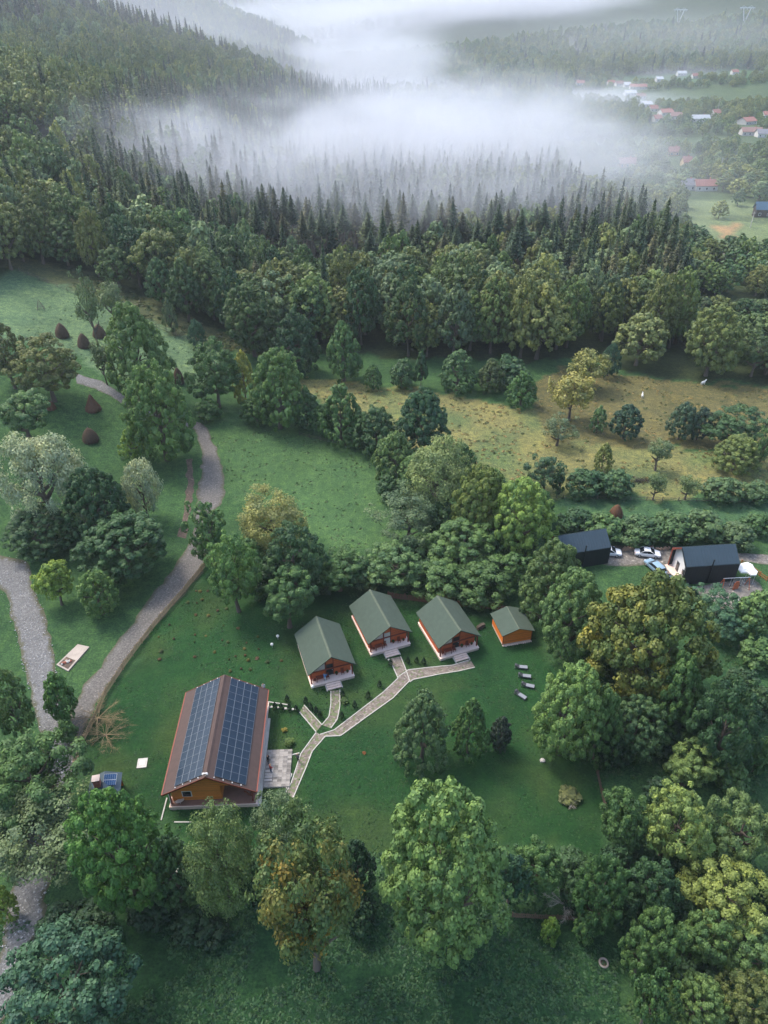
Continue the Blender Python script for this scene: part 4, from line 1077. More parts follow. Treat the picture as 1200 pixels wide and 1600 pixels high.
def L2W(root, q):
    c, s = math.cos(root.rotation_euler.z), math.sin(root.rotation_euler.z)
    return (root.location.x + q[0] * c - q[1] * s, root.location.y + q[0] * s + q[1] * c, root.location.z + q[2])
def gable_roof(w, l, ze, zr, th, x0=None):
    """two slabs; w half-width to the eave, l half-length; local x across, y along"""
    a = MB(); b = MB()
    for mb, s in ((a, -1), (b, 1)):
        pts = [(0, -l, zr - th), (s * w, -l, ze - th), (s * w, l, ze - th), (0, l, zr - th), (0, -l, zr), (s * w, -l, ze), (s * w, l, ze), (0, l, zr)]
        if s < 0: pts = [pts[1], pts[0], pts[3], pts[2], pts[5], pts[4], pts[7], pts[6]]
        mb.hexa(pts)
    return a, b
def logs(mb, outline_x, zs, y0, y1, pitch, m=0):
    pass

# ---- the long house with solar panels
hx, hy = -21.45, 58.65
house = empty('log_house', (hx, hy, 0), math.radians(2.4), 'large log house with brown tile roof carrying two fields of solar panels', 'house')
W, Lh, ZE, ZR = 5.62, 7.92, 3.0, 6.25
ra, rb = gable_roof(W, Lh, ZE, ZR, 0.16)
roof_l = ra.build('roof', M_TILE, house); roof_r = rb.build('roof', M_TILE, house)
MB().prism([(-.24, ZR - .10), (.24, ZR - .10), (.05, ZR + .05), (-.05, ZR + .05)], 'y', -Lh - .02, Lh + .02).build('ridge_cap', M_TILE, house)
sl = (ZR - ZE) / W; ang = math.atan(sl)
# fascia boards along both gables and gutters along the eaves
for s in (-1, 1):
    for yy in (-Lh - .05, Lh + .005):
        b = MB(); pts = [(0, ZR + .03), (0, ZR - .26), (s * (W + .04), ZE - .26), (s * (W + .04), ZE + .03)]
        b.prism(pts if s < 0 else pts[::-1], 'y', yy, yy + .045); b.build('fascia_board', M_RED, house)
    MB().box(s * (W + .1) - .07, s * (W + .1) + .07, -Lh, Lh, ZE - .16, ZE - .02).build('gutter', M_RED, house)
# walls: horizontal boards, each course a board of its own
wx0, wx1, wy0, wy1, zf = -4.9, 1.15, -7.05, 7.4, 0.55
zroof = lambda x: ZR - .17 - abs(x) * sl
for yy, x1 in ((wy0, wx1), (wy1, 4.6)):
    z = zf
    while z < ZR - .5:
        xr = min(x1, (ZR - .17 - z - .19) / sl); xl = max(wx0, -(ZR - .17 - z - .19) / sl)
        if xr - xl > .5: MB().box(xl, xr, yy - .06, yy + .06, z + .008, z + .19).build('board', M_LOG, house)
        z += .19
gb = MB()        # gable above the porch opening
gb.prism([(wx1 + .02, zroof(wx1) - .02), (wx1 + .02, zroof(5.1) + .15), (5.1, zroof(5.1) - .02), ], 'y', wy0 - .05, wy0 + .05)
gb.build('gable_panel', M_LOG, house)
MB().box(wx0, wx0 + .12, wy0 + .08, wy1 - .08, zf, zroof(wx0) - .02).build('side_wall', M_LOG, house)
MB().box(wx1 - .1, wx1 + .02, wy0 + .08, -1.2, zf, zroof(wx1) - .06).build('porch_wall', M_LOG, house)
MB().box(wx1, 4.6, -1.2, -1.08, zf, zroof(4.6) - .05).build('porch_wall', M_LOG, house)
MB().box(4.5, 4.6, -1.06, wy1 - .08, zf, zroof(4.6) - .05).build('side_wall', M_LOG, house)
MB().prism([(-.75, ZR - .92), (1.05, ZR - .95), (.95, ZR - .72), (.15, ZR - .38), (-.55, ZR - .62)], 'y', wy0 - .10, wy0 - .065).build('vent_opening', M_DARKW, house)
fb = MB(); fb.box(-5.2, 5.55, -8.0, 7.75, 0, zf); fb.build('plinth', M_STONE_P, house)
MB().box(-5.1, 5.35, -7.9, 7.7, zf, zf + .02).build('porch_floor', M_PORCH, house)
MB().box(5.56, 5.95, -8.0, 5.3, -.02, .18).build('paving_strip', M_KERB, house)
for px_, py_ in ((5.0, -7.5), (-4.95, -7.5), (5.0, -3.6), (5.0, 0.2), (5.0, 4.0)):
    b = MB(); b.box(px_ - .1, px_ + .1, py_ - .1, py_ + .1, zf + .02, zroof(px_) - .05)
    if py_ == -7.5 and px_ > 0:
        b.hexa([(px_ - .95, py_ - .06, 2.55), (px_ - .80, py_ - .06, 2.55), (px_ - .80, py_ + .06, 2.55), (px_ - .95, py_ + .06, 2.55), (px_ - .12, py_ - .06, 1.5), (px_, py_ - .06, 1.5), (px_, py_ + .06, 1.5), (px_ - .12, py_ + .06, 1.5)])
    b.build('porch_post', M_RED, house)
for y0 in (-7.5, -3.6, 0.2):
    b = MB(); b.box(5.02, 5.1, y0 + .12, y0 + 3.78, 1.42, 1.5); b.box(5.02, 5.1, y0 + .12, y0 + 3.78, .85, .91)
    for k in range(13): b.box(5.035, 5.085, y0 + .35 + k * .27, y0 + .43 + k * .27, .91, 1.42)
    b.build('railing', M_RED, house)
wd = MB().box(-3.6, -2.4, wy0 - .09, wy0 - .062, 1.3, 2.4).build('window', M_WHITE, house); MB().box(-3.5, -2.5, wy0 - .105, wy0 - .092, 1.38, 2.32).build('pane', M_GLASS, wd)
dr = MB().box(2.2, 3.2, -1.25, -1.205, zf + .02, 2.6).build('door', M_POST, house); MB().box(2.95, 3.05, -1.31, -1.252, 1.5, 1.56).build('handle', M_FRAME, dr)
# solar panels: 13 rows x 4 columns on either slope
pw, pl = 1.01, 1.165
pm_ = MB(); pm_.box(-pw / 2 + .012, pw / 2 - .012, -pl / 2 + .01, pl / 2 - .01, 0.0, .035, 0)
fr = [(-pw/2 + .004, -pw/2 + .03, -pl/2 + .004, pl/2 - .004), (pw/2 - .03, pw/2 - .004, -pl/2 + .004, pl/2 - .004), (-pw/2 + .03, pw/2 - .03, -pl/2 + .004, -pl/2 + .016), (-pw/2 + .03, pw/2 - .03, pl/2 - .016, pl/2 - .004)]
for f in fr: pm_.box(f[0], f[1], f[2], f[3], .0, .042, 1)
pm_.box(-.04, .04, pl / 2 - .035, pl / 2 - .017, .036, .06, 1)
panel_me = pm_.mesh('solar_panel', [M_SOLAR, mat('panel_frame', (0.22, 0.24, 0.26), 0.4, 0.1, 3, 0.0, metal=.5)])
for s in (-1, 1):
    for i in range(4):
        for j in range(13):
            d = 1.02 + (i + .5) * 1.025 if s > 0 else .62 + (i + .5) * 1.025
            o = put('solar_panel', panel_me, roof_r if s > 0 else roof_l)
            o.location = (s * d * math.cos(ang), -Lh + .42 + (j + .5) * 1.17, ZR - d * math.sin(ang) + .09)
            o.rotation_euler = (0, ang * s, 0)
for s in (-1, 1):                      # clamps standing up along the gable ends of the panel fields
    for i in range(4):
        for yy in (-Lh + .2, Lh - .2):
            d = 1.1 + i * 1.15
            MB().box(-.05, .05, -.05, .05, 0, .16).build('panel_clamp', M_WHITE, roof_r if s > 0 else roof_l).location = (s * d * math.cos(ang), yy, ZR - d * math.sin(ang) + .02)
b = MB(); b.tube((0, -Lh + .15, ZR), (0, -Lh + .15, ZR + .55), .03, .03, 6); b.box(-.30, .30, -Lh + .09, -Lh + .2, ZR + .45, ZR + .55); b.box(.16, .34, -Lh + .02, -Lh + .2, ZR + .35, ZR + .46); b.box(-.34, -.18, -Lh + .02, -Lh + .2, ZR + .36, ZR + .47); b.build('camera_mast', M_WHITE, house)
b = MB(); b.tube((-4.95, -7.85, .1), (-4.95, -7.7, 2.8), .05, .05, 6); b.build('downpipe', M_WHITE, house)
# round white dish on the porch corner
ds = empty('round_dish', L2W(house, (-3.9, -7.55, zf + .02)), .4, 'round cream dish leaning on the porch corner of the log house', 'dish')
b = MB(); b.lathe([(.05, 0.0), (.32, .03), (.52, .10), (.56, .15), (.50, .14), (.3, .08), (.04, .05)], 18); o = b.build('bowl', M_CREAM, ds, True); o.rotation_euler = (-.55, 0, 0); o.location = (0, 0, .38)
b = MB(); b.tube((0, .05, 0), (0, .05, .42), .04, .03, 6); b.tube((0, -.1, .5), (0, -.55, .75), .02, .02, 5); b.build('stand', M_FRAME, ds)
# terrace and its steps
ter = empty('stone_terrace', L2W(house, (7.75, -2.6, 0)), math.radians(2.4), 'grey paved terrace with steps on the right of the log house', 'terrace')
b = MB(); b.box(-1.75, 1.55, -2.9, 2.6, 0, .22); b.build('base', M_TERR, ter)
slab_me = [MB().box(-.26, .26, -.165, .165, 0, .03).mesh('slab', mat('terrace_slab_%d' % k, c, .85, .2, 1.2, .2)) for k, c in enumerate(((.25,.23,.205),(.18,.165,.15),(.31,.285,.255),(.14,.13,.115)))]
for i in range(6):
    for j in range(16):
        o = put('slab', slab_me[random.choice((0,0,1,2,2,3))], ter, (-1.44 + i * .545, -2.70 + j * .345, .222 + random.uniform(0, .012)))
for k in range(4): MB().box(-1.72, -.75, -2.1 + k * .42, -2.1 + k * .42 + .34, .26, .34 + .05 * (k % 2)).build('step', M_TERR, ter)

# ---- green-roofed cabins
def cabin(x, y, rot, w, l, ze, zr, label, person_side=0, white_door=False):
    r = empty('cabin', (x, y, 0), rot, label, 'cabin', 'green roofed cabins on the lawn')
    hw, hl = w / 2, l / 2; zf = .5; s_ = (zr - ze) / hw
    a, b = gable_roof(hw, hl, ze, zr, .12)
    a.build('roof', M_SHINGLE, r); b.build('roof', M_SHINGLE, r)
    MB().prism([(-.2, zr - .09), (.2, zr - .09), (.04, zr + .03), (-.04, zr + .03)], 'y', -hl - .01, hl + .01).build('ridge_cap', M_RIDGE, r)
    for s in (-1, 1):
        pts = [(0, zr + .015), (0, zr - .16), (s * (hw + .03), ze - .16), (s * (hw + .03), ze + .015)]
        MB().prism(pts if s < 0 else pts[::-1], 'y', -hl - .04, -hl - .002).build('fascia_board', M_SHINGLE if s > 0 else M_RIDGE, r)
    ww = hw - .55; wyf = -hl + 1.07; wyb = hl - .45
    zu = lambda xx: zr - .13 - abs(xx) * s_
    MB().box(-hw + .32, hw - .32, -hl - .25, hl - .15, 0, zf - .06).build('plinth', M_STONE_P, r)
    MB().box(-hw + .28, hw - .28, -hl - .30, hl - .12, zf - .06, zf).build('porch_floor', M_TILE_P, r)
    for s in (-1, 1): MB().box(s * ww - .08, s * ww + .08, wyf + .06, wyb, zf, zu(ww) - .02).build('side_wall', M_REDWALL, r)
    MB().prism([(-ww - .08, zf), (ww + .08, zf), (ww + .08, zu(ww + .08)), (0, zu(0)), (-ww - .08, zu(ww + .08))], 'y', wyb + .002, wyb + .12).build('back_wall', M_REDWALL, r)
    # front: board courses left and right, glazed gable with curtains on the left, door in the middle
    z = zf
    while z < zr - .5:
        lim = (zr - .13 - z - .2) / s_
        if z < 1.55:
            MB().box(-ww - .05, -.72, wyf - .05, wyf + .05, z + .01, z + .2).build('board', M_REDWALL, r)
        xr = min(ww + .05, lim)
        if xr - .5 > .3: MB().box(.5, xr, wyf - .05, wyf + .05, z + .01, z + .2).build('board', M_REDWALL, r)
        z += .2
    gz = 1.58; xl = min(ww - .1, (zr - .16 - gz) / s_)
    win = MB().prism([(-xl, gz), (-.72, gz), (-.72, zu(.72) - .03), (-xl, max(gz + .08, zu(xl) - .03))], 'y', wyf - .03, wyf + .02).build('window', M_RED, r)
    MB().prism([(-xl + .18, gz + .1), (-.82, gz + .1), (-.82, zu(.82) - .18), (-xl + .18, max(gz + .2, zu(xl - .18) - .18))], 'y', wyf - .045, wyf - .032).build('pane', M_CREAM, win)
    for s in (-.66, .46): MB().box(s - .06, s + .06, wyf - .07, wyf + .05, zf, zu(s) - .05).build('door_post', M_POST, r)
    d = MB().box(-.58, .38, wyf - .04, wyf + .02, zf + .02, 2.75).build('door', M_CREAM if white_door else M_BLACK, r); MB().box(.24, .30, wyf - .09, wyf - .042, 1.45, 1.6).build('handle', M_FRAME, d)
    MB().box(-.6, .4, wyf - .03, wyf + .03, 2.78, zu(.6) - .1).build('gable_panel', M_REDWALL, r)
    for s in (-1, 1):
        MB().box(s * (hw - .5) - .09, s * (hw - .5) + .09, -hl + .15, -hl + .33, zf, zu(hw - .5) - .03).build('porch_post', M_POST, r)
    MB().box(-hw + .5, hw - .5, -hl + .18, -hl + .30, zu(hw - .5) - .22, zu(hw - .5) - .05).build('tie_beam', M_POST, r)
    st = MB()
    for k in range(3): MB().box(-1.1, 1.0 + .0, -hl - .32 - .34 * (k + 1), -hl - .32 - .34 * k, 0, .36 - .12 * k).build('step', M_STONE_P, r)
    for s in (-1.18, 1.08): MB().box(s - .07, s + .07, -hl - 1.5, -hl - .32, 0, .16).build('step_edge', M_KERB, r)
    return r, zf, hl, hw, wyf
def mid(a, b): return ((a[0] + b[0]) / 2, (a[1] + b[1]) / 2)
CAB = []
for pts, ze, zr, lb, wd in ((((-10.91, 69.61), (-4.12, 72.07), (-13.7, 77.93), (-6.89, 80.48)), 2.6, 5.25, 'green roofed cabin nearest the log house, a person in blue on its porch', False),
        (((-2.37, 75.96), (4.26, 78.48), (-5.52, 84.16), (1.0, 87.02)), 2.6, 5.0, 'green roofed cabin in the middle of the three, with a white door', True),
        (((8.17, 75.01), (14.72, 77.69), (5.05, 83.12), (11.77, 85.13)), 2.6, 5.05, 'green roofed cabin nearest the orange shed, rightmost of the three', False)):
    lf, rf, lb_, rb_ = pts
    f = mid(lf, rf); bk = mid(lb_, rb_); c = mid(f, bk); an = math.atan2(bk[1] - f[1], bk[0] - f[0]) - PI / 2
    CAB.append(cabin(c[0], c[1], an, 7.15, math.dist(f, bk), ze, zr, lb, 0, wd))
# porch furniture
def chair(loc, rz, label, group):
    r = empty('porch_chair', loc, rz, label, 'chair', group)
    MB().box(-.24, .24, -.22, .24, .40, .45).build('seat', M_RED, r)
    b = MB()
    for k in range(4): b.box(-.22 + k * .12, -.14 + k * .12, .20, .24, .46, .92)
    b.box(-.24, .24, .19, .25, .92, .98); b.build('backrest', M_RED, r)
    for sx in (-.2, .2):
        for sy in (-.18, .2): MB().box(sx - .025, sx + .025, sy - .025, sy + .025, 0, .40).build('leg', M_POST, r)
def table(loc, rz, label):
    r = empty('porch_table', loc, rz, label, 'table', 'porch tables of the cabins')
    b = MB()
    for k in range(5): b.box(-.6, .6, -.36 + k * .145, -.36 + k * .145 + .135, .70, .74)
    b.build('tabletop', M_RED, r)
    for sx in (-.5, .5):
        for sy in (-.28, .28): MB().box(sx - .03, sx + .03, sy - .03, sy + .03, 0, .70).build('leg', M_POST, r)
def pot(loc, label, s=1.0):
    r = empty('flower_pot', loc, 0, label, 'flower pot', 'flower pots on the cabin porches')
    MB().lathe([(.13*s, 0), (.19*s, .3*s), (.21*s, .34*s), (.17*s, .34*s), (.16*s, .28*s)], 10).build('pot', M_BRICK, r)
    o = put('plant', PR['bush'][2][0], r, (0, 0, .42 * s)); o.scale = (.26 * s, .26 * s, .24 * s); o.color = (*G_MID, 1)
NMC = ['cabin nearest the log house', 'middle cabin', 'cabin nearest the orange shed']
for (r, zf, hl, hw, wyf), nm in zip(CAB, NMC):
    rz = r.rotation_euler.z
    table(L2W(r, (-1.7, -hl + .42, zf)), rz, 'small red wooden table on the porch of the ' + nm)
    chair(L2W(r, (-2.55, -hl + .45, zf)), rz + PI / 2, 'red chair left of the table, ' + nm, 'red chairs on the cabin porches')
    chair(L2W(r, (-.62, -hl + .5, zf)), rz, 'red chair between table and door, ' + nm, 'red chairs on the cabin porches')
    chair(L2W(r, (1.7, -hl + .65, zf)), rz, 'red chair right of the door, ' + nm, 'red chairs on the cabin porches')
    pot(L2W(r, (.85, -hl + .8, zf)), 'potted plant right of the door of the ' + nm)
    pot(L2W(r, (2.5, -hl + .7, zf)), 'potted plant at the outer end of the porch wall, ' + nm, .8)
# ---- orange shed
shd = empty('garden_shed', (20.05, 80.95, 0), math.radians(13.2), 'small orange wooden shed with green roof beside the rightmost cabin', 'shed')
a, b = gable_roof(2.68, 2.62, 2.35, 3.35, .10)
a.build('roof', M_SHINGLE, shd); b.build('roof', M_SHINGLE, shd)
MB().prism([(-.16, 3.27), (.16, 3.27), (.03, 3.37), (-.03, 3.37)], 'y', -2.63, 2.63).build('ridge_cap', M_RIDGE, shd)
z = .35
while z < 3.0:
    lim = min(2.3, (3.22 - z - .17) / (1.0 / 2.68))
    MB().box(-lim, lim, -2.36, -2.25, z + .008, z + .17).build('board', M_ORANGE, shd)
    z += .17
for s in (-1, 1): MB().box(s * 2.25 - .06, s * 2.25 + .06, -2.24, 2.25, .35, 2.38).build('side_wall', M_ORANGE, shd)
MB().prism([(-2.3, .35), (2.3, .35), (2.3, 2.38), (0, 3.22), (-2.3, 2.38)], 'y', 2.252, 2.35).build('back_wall', M_ORANGE, shd)
for s in (-1, 1): MB().box(s * 2.34 - .05, s * 2.34 + .05, -2.42, -2.30, .3, 2.34).build('corner_board', M_RED, shd)
MB().box(-2.3, 2.3, -2.3, 2.3, -.05, .34).build('base', M_STONE_P, shd)
for k in range(15): MB().lathe([(.10, 0), (.19, .08), (.15, .2), (.05, .26)], 6, jit=.2).build('stone', M_STONE_P, shd).location = (-2.2 + k * .32, -2.5 + random.uniform(-.06, .04), 0)

# ---- dark metal cabins by the driveway
def metal_house(x, y, rot, hw, hl, zw, zr, over, label):
    """ridge along local x; the camera side is -y; gable at -x"""
    r = empty('metal_cabin', (x, y, 0), rot, label, 'cabin')
    s_ = (zr - zw) / hw
    for s in (-1, 1):
        pts = [(-hl, 0, zr - .1), (-hl, s * hw, zw - .1), (hl, s * hw, zw - .1), (hl, 0, zr - .1), (-hl, 0, zr), (-hl, s * hw, zw), (hl, s * hw, zw), (hl, 0, zr)]
        if s > 0: pts = [pts[1], pts[0], pts[3], pts[2], pts[5], pts[4], pts[7], pts[6]]
        rf = MB().hexa(pts).build('roof', M_SEAM, r)
        n = int(2 * hl / .5)
        for k in range(n + 1):
            xx = -hl + .03 + k * (2 * hl - .06) / n
            q = [(xx - .02, 0, zr), (xx - .02, s * hw, zw), (xx + .02, s * hw, zw), (xx + .02, 0, zr), (xx - .02, 0, zr + .05), (xx - .02, s * hw, zw + .05), (xx + .02, s * hw, zw + .05), (xx + .02, 0, zr + .05)]
            if s > 0: q = [q[1], q[0], q[3], q[2], q[5], q[4], q[7], q[6]]
            MB().hexa(q).build('seam', M_SEAM, rf)
    for s in (-1, 1):
        w_ = MB().box(-hl + .05, hl - .02, s * hw - (.0 if s > 0 else .0) - .06, s * hw + .06, 0, zw - .11).build('side_wall', M_BLACK, r)
        n = int(2 * hl / .5)
        for k in range(n): MB().box(-hl + .25 + k * .5, -hl + .28 + k * .5, s * (hw + .06) - .02, s * (hw + .06) + .02, .05, zw - .15).build('seam', M_BLACK, w_)
    out = [(-hw + .08, .0), (hw - .08, .0), (hw - .08, zw - .12), (0, zr - .14), (-hw + .08, zw - .12)]
    MB().prism(out, 'x', -hl + over, -hl + over + .12).build('gable_wall', M_WHITE, r)
    MB().prism(out, 'x', hl - .16, hl - .04).build('gable_wall', M_WHITE, r)
    for s in (-1, 1):      # timber lining of the projecting roof and walls
        q = [(s * hw, zw), (0, zr + .0), (0, zr - .32), (s * (hw - .28), zw - .3), (s * (hw - .28), 0), (s * hw, 0)]
        MB().prism(q if s < 0 else q[::-1], 'x', -hl - .06, -hl - .003).build('frame_board', M_RED if s > 0 else M_BLACK, r)
    MB().box(-hl - .6, -hl + over, -hw, hw, -.04, .12).build('threshold', M_STONE_P, r)
    for yy, z0, w, h in ((-hw * .42, .95, .55, 1.0), (hw * .30, .2, .9, 1.9), (-.05, zr - 1.9, .5, .7), (-hw * .62, 2.6, .5, .6)):
        f = MB().box(-hl + over - .05, -hl + over - .002, yy - w / 2, yy + w / 2, z0, z0 + h).build('window', M_BLACK, r)
        MB().box(-hl + over - .07, -hl + over - .052, yy - w / 2 + .07, yy + w / 2 - .07, z0 + .07, z0 + h - .07).build('pane', M_GLASS, f)
    b = MB(); b.tube((-.3, -hw - .22, .4), (-.3, -hw - .22, zw + 1.3), .1, .1, 8); b.tube((-.3, -hw - .22, zw + 1.3), (-.3, -hw - .22, zw + 1.42), .16, .16, 8); b.box(-.34, -.26, -hw - .2, -hw - .02, 2.0, 2.08); b.build('chimney_pipe', M_BLACK, r)
    return r
# fitted from the photograph's corners (eave line, ridge line, wall foot)
A0 = at(1064.5, 913.5, 0); A1 = at(1146, 908, 0)
ln = math.dist(A0[:2], A1[:2]); an = math.atan2(A1[1] - A0[1], A1[0] - A0[0])
ca, sa = math.cos(an), math.sin(an)
cx, cy = (A0[0] + A1[0]) / 2 - sa * 2.7, (A0[1] + A1[1]) / 2 + ca * 2.7
metal_house(cx, cy, an, 2.7, ln / 2 + .05, 3.9, 6.0, .7, 'dark metal cabin with a white gable end beside the patio')
B0 = at(868, 838, 5.7); B1 = at(947, 826, 5.7)
an2 = math.atan2(B1[1] - B0[1], B1[0] - B0[0]); L2 = 9.6
ex, ey = B1[0], B1[1]
cx2, cy2 = ex - math.cos(an2) * L2 / 2, ey - math.sin(an2) * L2 / 2
metal_house(cx2, cy2, an2, 2.7, L2 / 2, 3.6, 5.7, .5, 'dark blue metal-roofed cabin half hidden behind the green trees')

# ---- brick chimney hut at the lower left
hut = empty('garden_kitchen', (-34.35, 52.1, 0), math.radians(12), 'small dark-roofed hut with brick chimney and one solar panel, half under trees', 'hut')
a, b = gable_roof(1.9, 1.8, 2.1, 2.9, .08); a.build('roof', M_SEAM, hut); b.build('roof', M_SEAM, hut)
for s in (-1, 1):
    for t in (-1, 1): MB().box(s * 1.6 - .07, s * 1.6 + .07, t * 1.5 - .07, t * 1.5 + .07, 0, 2.2).build('post', M_POST, hut)
MB().box(-1.6, 1.6, 1.4, 1.5, 0, 2.0).build('back_wall', M_LOG, hut)
ch = MB().box(-.36, .36, -.40, .32, 0, 3.6).build('chimney', M_BRICK, hut); ch.location = (-.7, .2, 0)
bk = MB().box(-.115, .115, -.03, .03, -.04, .04).mesh('brick', M_BRICK)
for k in range(14):
    for q in range(3):
        o = put('brick', bk, ch, (-.24 + q * .24 + (.05 if k % 2 else -.02), -.41, 2.1 + k * .1))
        o.scale = (1, 1 + random.random() * .6, 1)
for s in (-1, 1): MB().box(s * .32 - .08, s * .32 + .08, -.42, .34, 3.6, 3.95).build('cap_wall', M_BRICK, ch)
MB().box(-.46, .46, -.5, .42, 3.95, 4.03).build('cap', M_STONE_P, ch)
b = MB(); b.box(-.75, .75, -.65, .65, 0, .05, 0); b.box(-.78, .78, -.05, .0, 0, .06, 1); b.box(-.78, -.75, -.65, .65, 0, .06, 1); b.box(.75, .78, -.65, .65, 0, .06, 1); b.box(-.78, .78, .65, .68, 0, .06, 1)
for k in range(5): b.box(-.52 + k * .26, -.51 + k * .26, -.64, .64, .05, .054, 1)
o = b.build('solar_panel', [mat('blue_solar_cells', (0.03, 0.075, 0.17), .2, .1, 1, 0, spec=.5), M_FRAME], hut); o.location = (.75, 0.4, 2.95); o.rotation_euler = (.45, 0, -.15)

# ---- village across the valley
RF_RED = mat('red_roof', (0.27, 0.125, 0.10), .85, .25, .6, .1); RF_BRN = mat('brown_roof', (0.20, 0.12, 0.10), .85, .25, .6, .1); RF_GRY = mat('grey_roof', (0.17, 0.17, 0.185), .7, .2, .6, .1); RF_WHT = mat('pale_sheet_roof', (0.46, 0.47, 0.48), .5, .1, .6, .0)
WL_W = mat('white_render', (0.52, 0.50, 0.47), .9, .1, .5, .05); WL_O = mat('ochre_render', (0.46, 0.34, 0.2), .9, .15, .5, .05); WL_D = mat('dark_boards', (0.07, 0.055, 0.045), .8, .3, .8, .1)
def village_house(px, py, wpx, roof, wall, label, ratio=.75, rot=None, hz=3.2, rh=2.6):
    x, y, z, t = gnd(px, py); w = max(5.5, wpx * t / FOC); d = min(w * ratio, 10.0)
    r = empty('village_house', (x, y, z - .3), random.uniform(-.35, .35) if rot is None else rot, label, 'house', 'houses of the village in the valley')
    MB().box(-w/2, w/2, -d/2, d/2, -1.5, hz).build('wall', wall, r)
    g = MB(); g.prism([(-d/2, hz), (d/2, hz), (0, hz + rh - .1)], 'x', -w/2 + .02, w/2 - .02); g.build('gable', wall, r)
    ov = .45
    for s in (-1, 1):
        e = d/2 + ov; ze = hz - ov * rh / (d/2); pts = [(-w/2 - ov, 0, hz + rh), (-w/2 - ov, s*e, ze), (w/2 + ov, s*e, ze), (w/2 + ov, 0, hz + rh)]
        pts = pts + [(a, b_, c + .18) for a, b_, c in pts]
        if s > 0: pts = [pts[1], pts[0], pts[3], pts[2], pts[5], pts[4], pts[7], pts[6]]
        MB().hexa(pts).build('roof', roof, r)
    n = max(2, int(w / 3.2))
    for k in range(n):
        xx = -w/2 + (k + .5) * w / n
        f = MB().box(xx - .55, xx + .55, -d/2 - .06, -d/2 - .003, .95, 2.25).build('window', M_WHITE, r); MB().box(xx - .45, xx + .45, -d/2 - .08, -d/2 - .062, 1.05, 2.15).build('pane', M_GLASS, f)
    MB().box(w * .2 - .3, w * .2 + .3, .4, 1.0, hz + rh * .4, hz + rh + .8).build('chimney', M_BRICK, r)
    return r
VH = [(1100,297,34,RF_RED,WL_W,'red roofed farmhouse beyond the spruces, right of the grey roofed house',.5,.05),(1073,296,20,RF_GRY,WL_W,'grey roofed white house touching the red roofed farmhouse',.9,.05),
 (1190,338,26,M_BLUEM,WL_D,'long barn with blue-grey metal roof at the right picture edge',.5,-.05),(978,261,26,RF_RED,WL_O,'long low red roof just beyond the last spruces',.45,.08),(1051,243,18,RF_RED,WL_O,'low pinkish roof above the red roofed farmhouse',.6,.1),
 (1166,194,24,RF_RED,WL_W,'white gabled house with red roof near the right picture edge',.85,.5),(1172,211,30,RF_BRN,WL_W,'broad house with brownish red roof below the white gabled house',.7,-.1),(1192,214,22,RF_GRY,WL_W,'dark roofed house right of the broad brownish roof',.8,-.1),(1198,184,16,RF_RED,WL_W,'red roof cut by the right picture edge',.8,.1),
 (1039,180,19,RF_RED,WL_W,'pink roofed house in the middle of the village strip',.8,.2),(1025,190,14,RF_RED,WL_W,'small house below the pink roofed house',.8,.4),(1055,186,17,RF_BRN,WL_W,'brownish house right of the pink roofed house',.8,-.1),(1093,190,27,RF_WHT,WL_W,'long white sheet-roofed hall in the village',.35,0.0),(1117,181,12,RF_RED,WL_W,'small red and white house right above the white hall',.9,.3),
 (954,133,11,RF_RED,WL_W,'leftmost house of the upper village row',.8,.1),(967,134,12,RF_BRN,WL_W,'second house in the upper village row',.8,.1),(979,136,10,RF_WHT,WL_W,'pale roofed house in the upper village row',.8,.1),(990,139,13,RF_RED,WL_W,'red roofed house in the upper village row',.8,-.1),(1003,139,12,RF_RED,WL_W,'last house of the upper village row',.8,.1),
 (984,149,18,RF_WHT,WL_W,'long pale house under the upper village row',.5,.1),(1000,154,14,RF_BRN,WL_W,'brown roofed house under the upper village row',.7,.1),(1008,167,18,RF_WHT,WL_W,'white roofed house at the fog edge of the village',.7,.2),(1020,174,12,RF_RED,WL_W,'small red house below the white roofed house at the fog edge',.8,.1),
 (1029,127,11,RF_WHT,WL_W,'white house alone above the village, left',.8,.2),(1064,118,14,RF_WHT,WL_W,'pale long house on the far slope',.5,.1),(1085,122,9,RF_RED,WL_W,'tiny red house on the far slope',.8,.1),(1147,116,10,RF_RED,WL_W,'red roofed house alone on the far slope at right',.8,.1),(1071,259,9,RF_RED,WL_O,'small red roofed hut between trees beyond the spruces',.9,.1),(906,133,12,RF_RED,WL_W,'house showing dimly at the edge of the fog bank',.8,.1)]
for v in VH: village_house(*v[:6], ratio=v[6], rot=v[7], hz=4.2 if v[3] is M_BLUEM else 3.2)
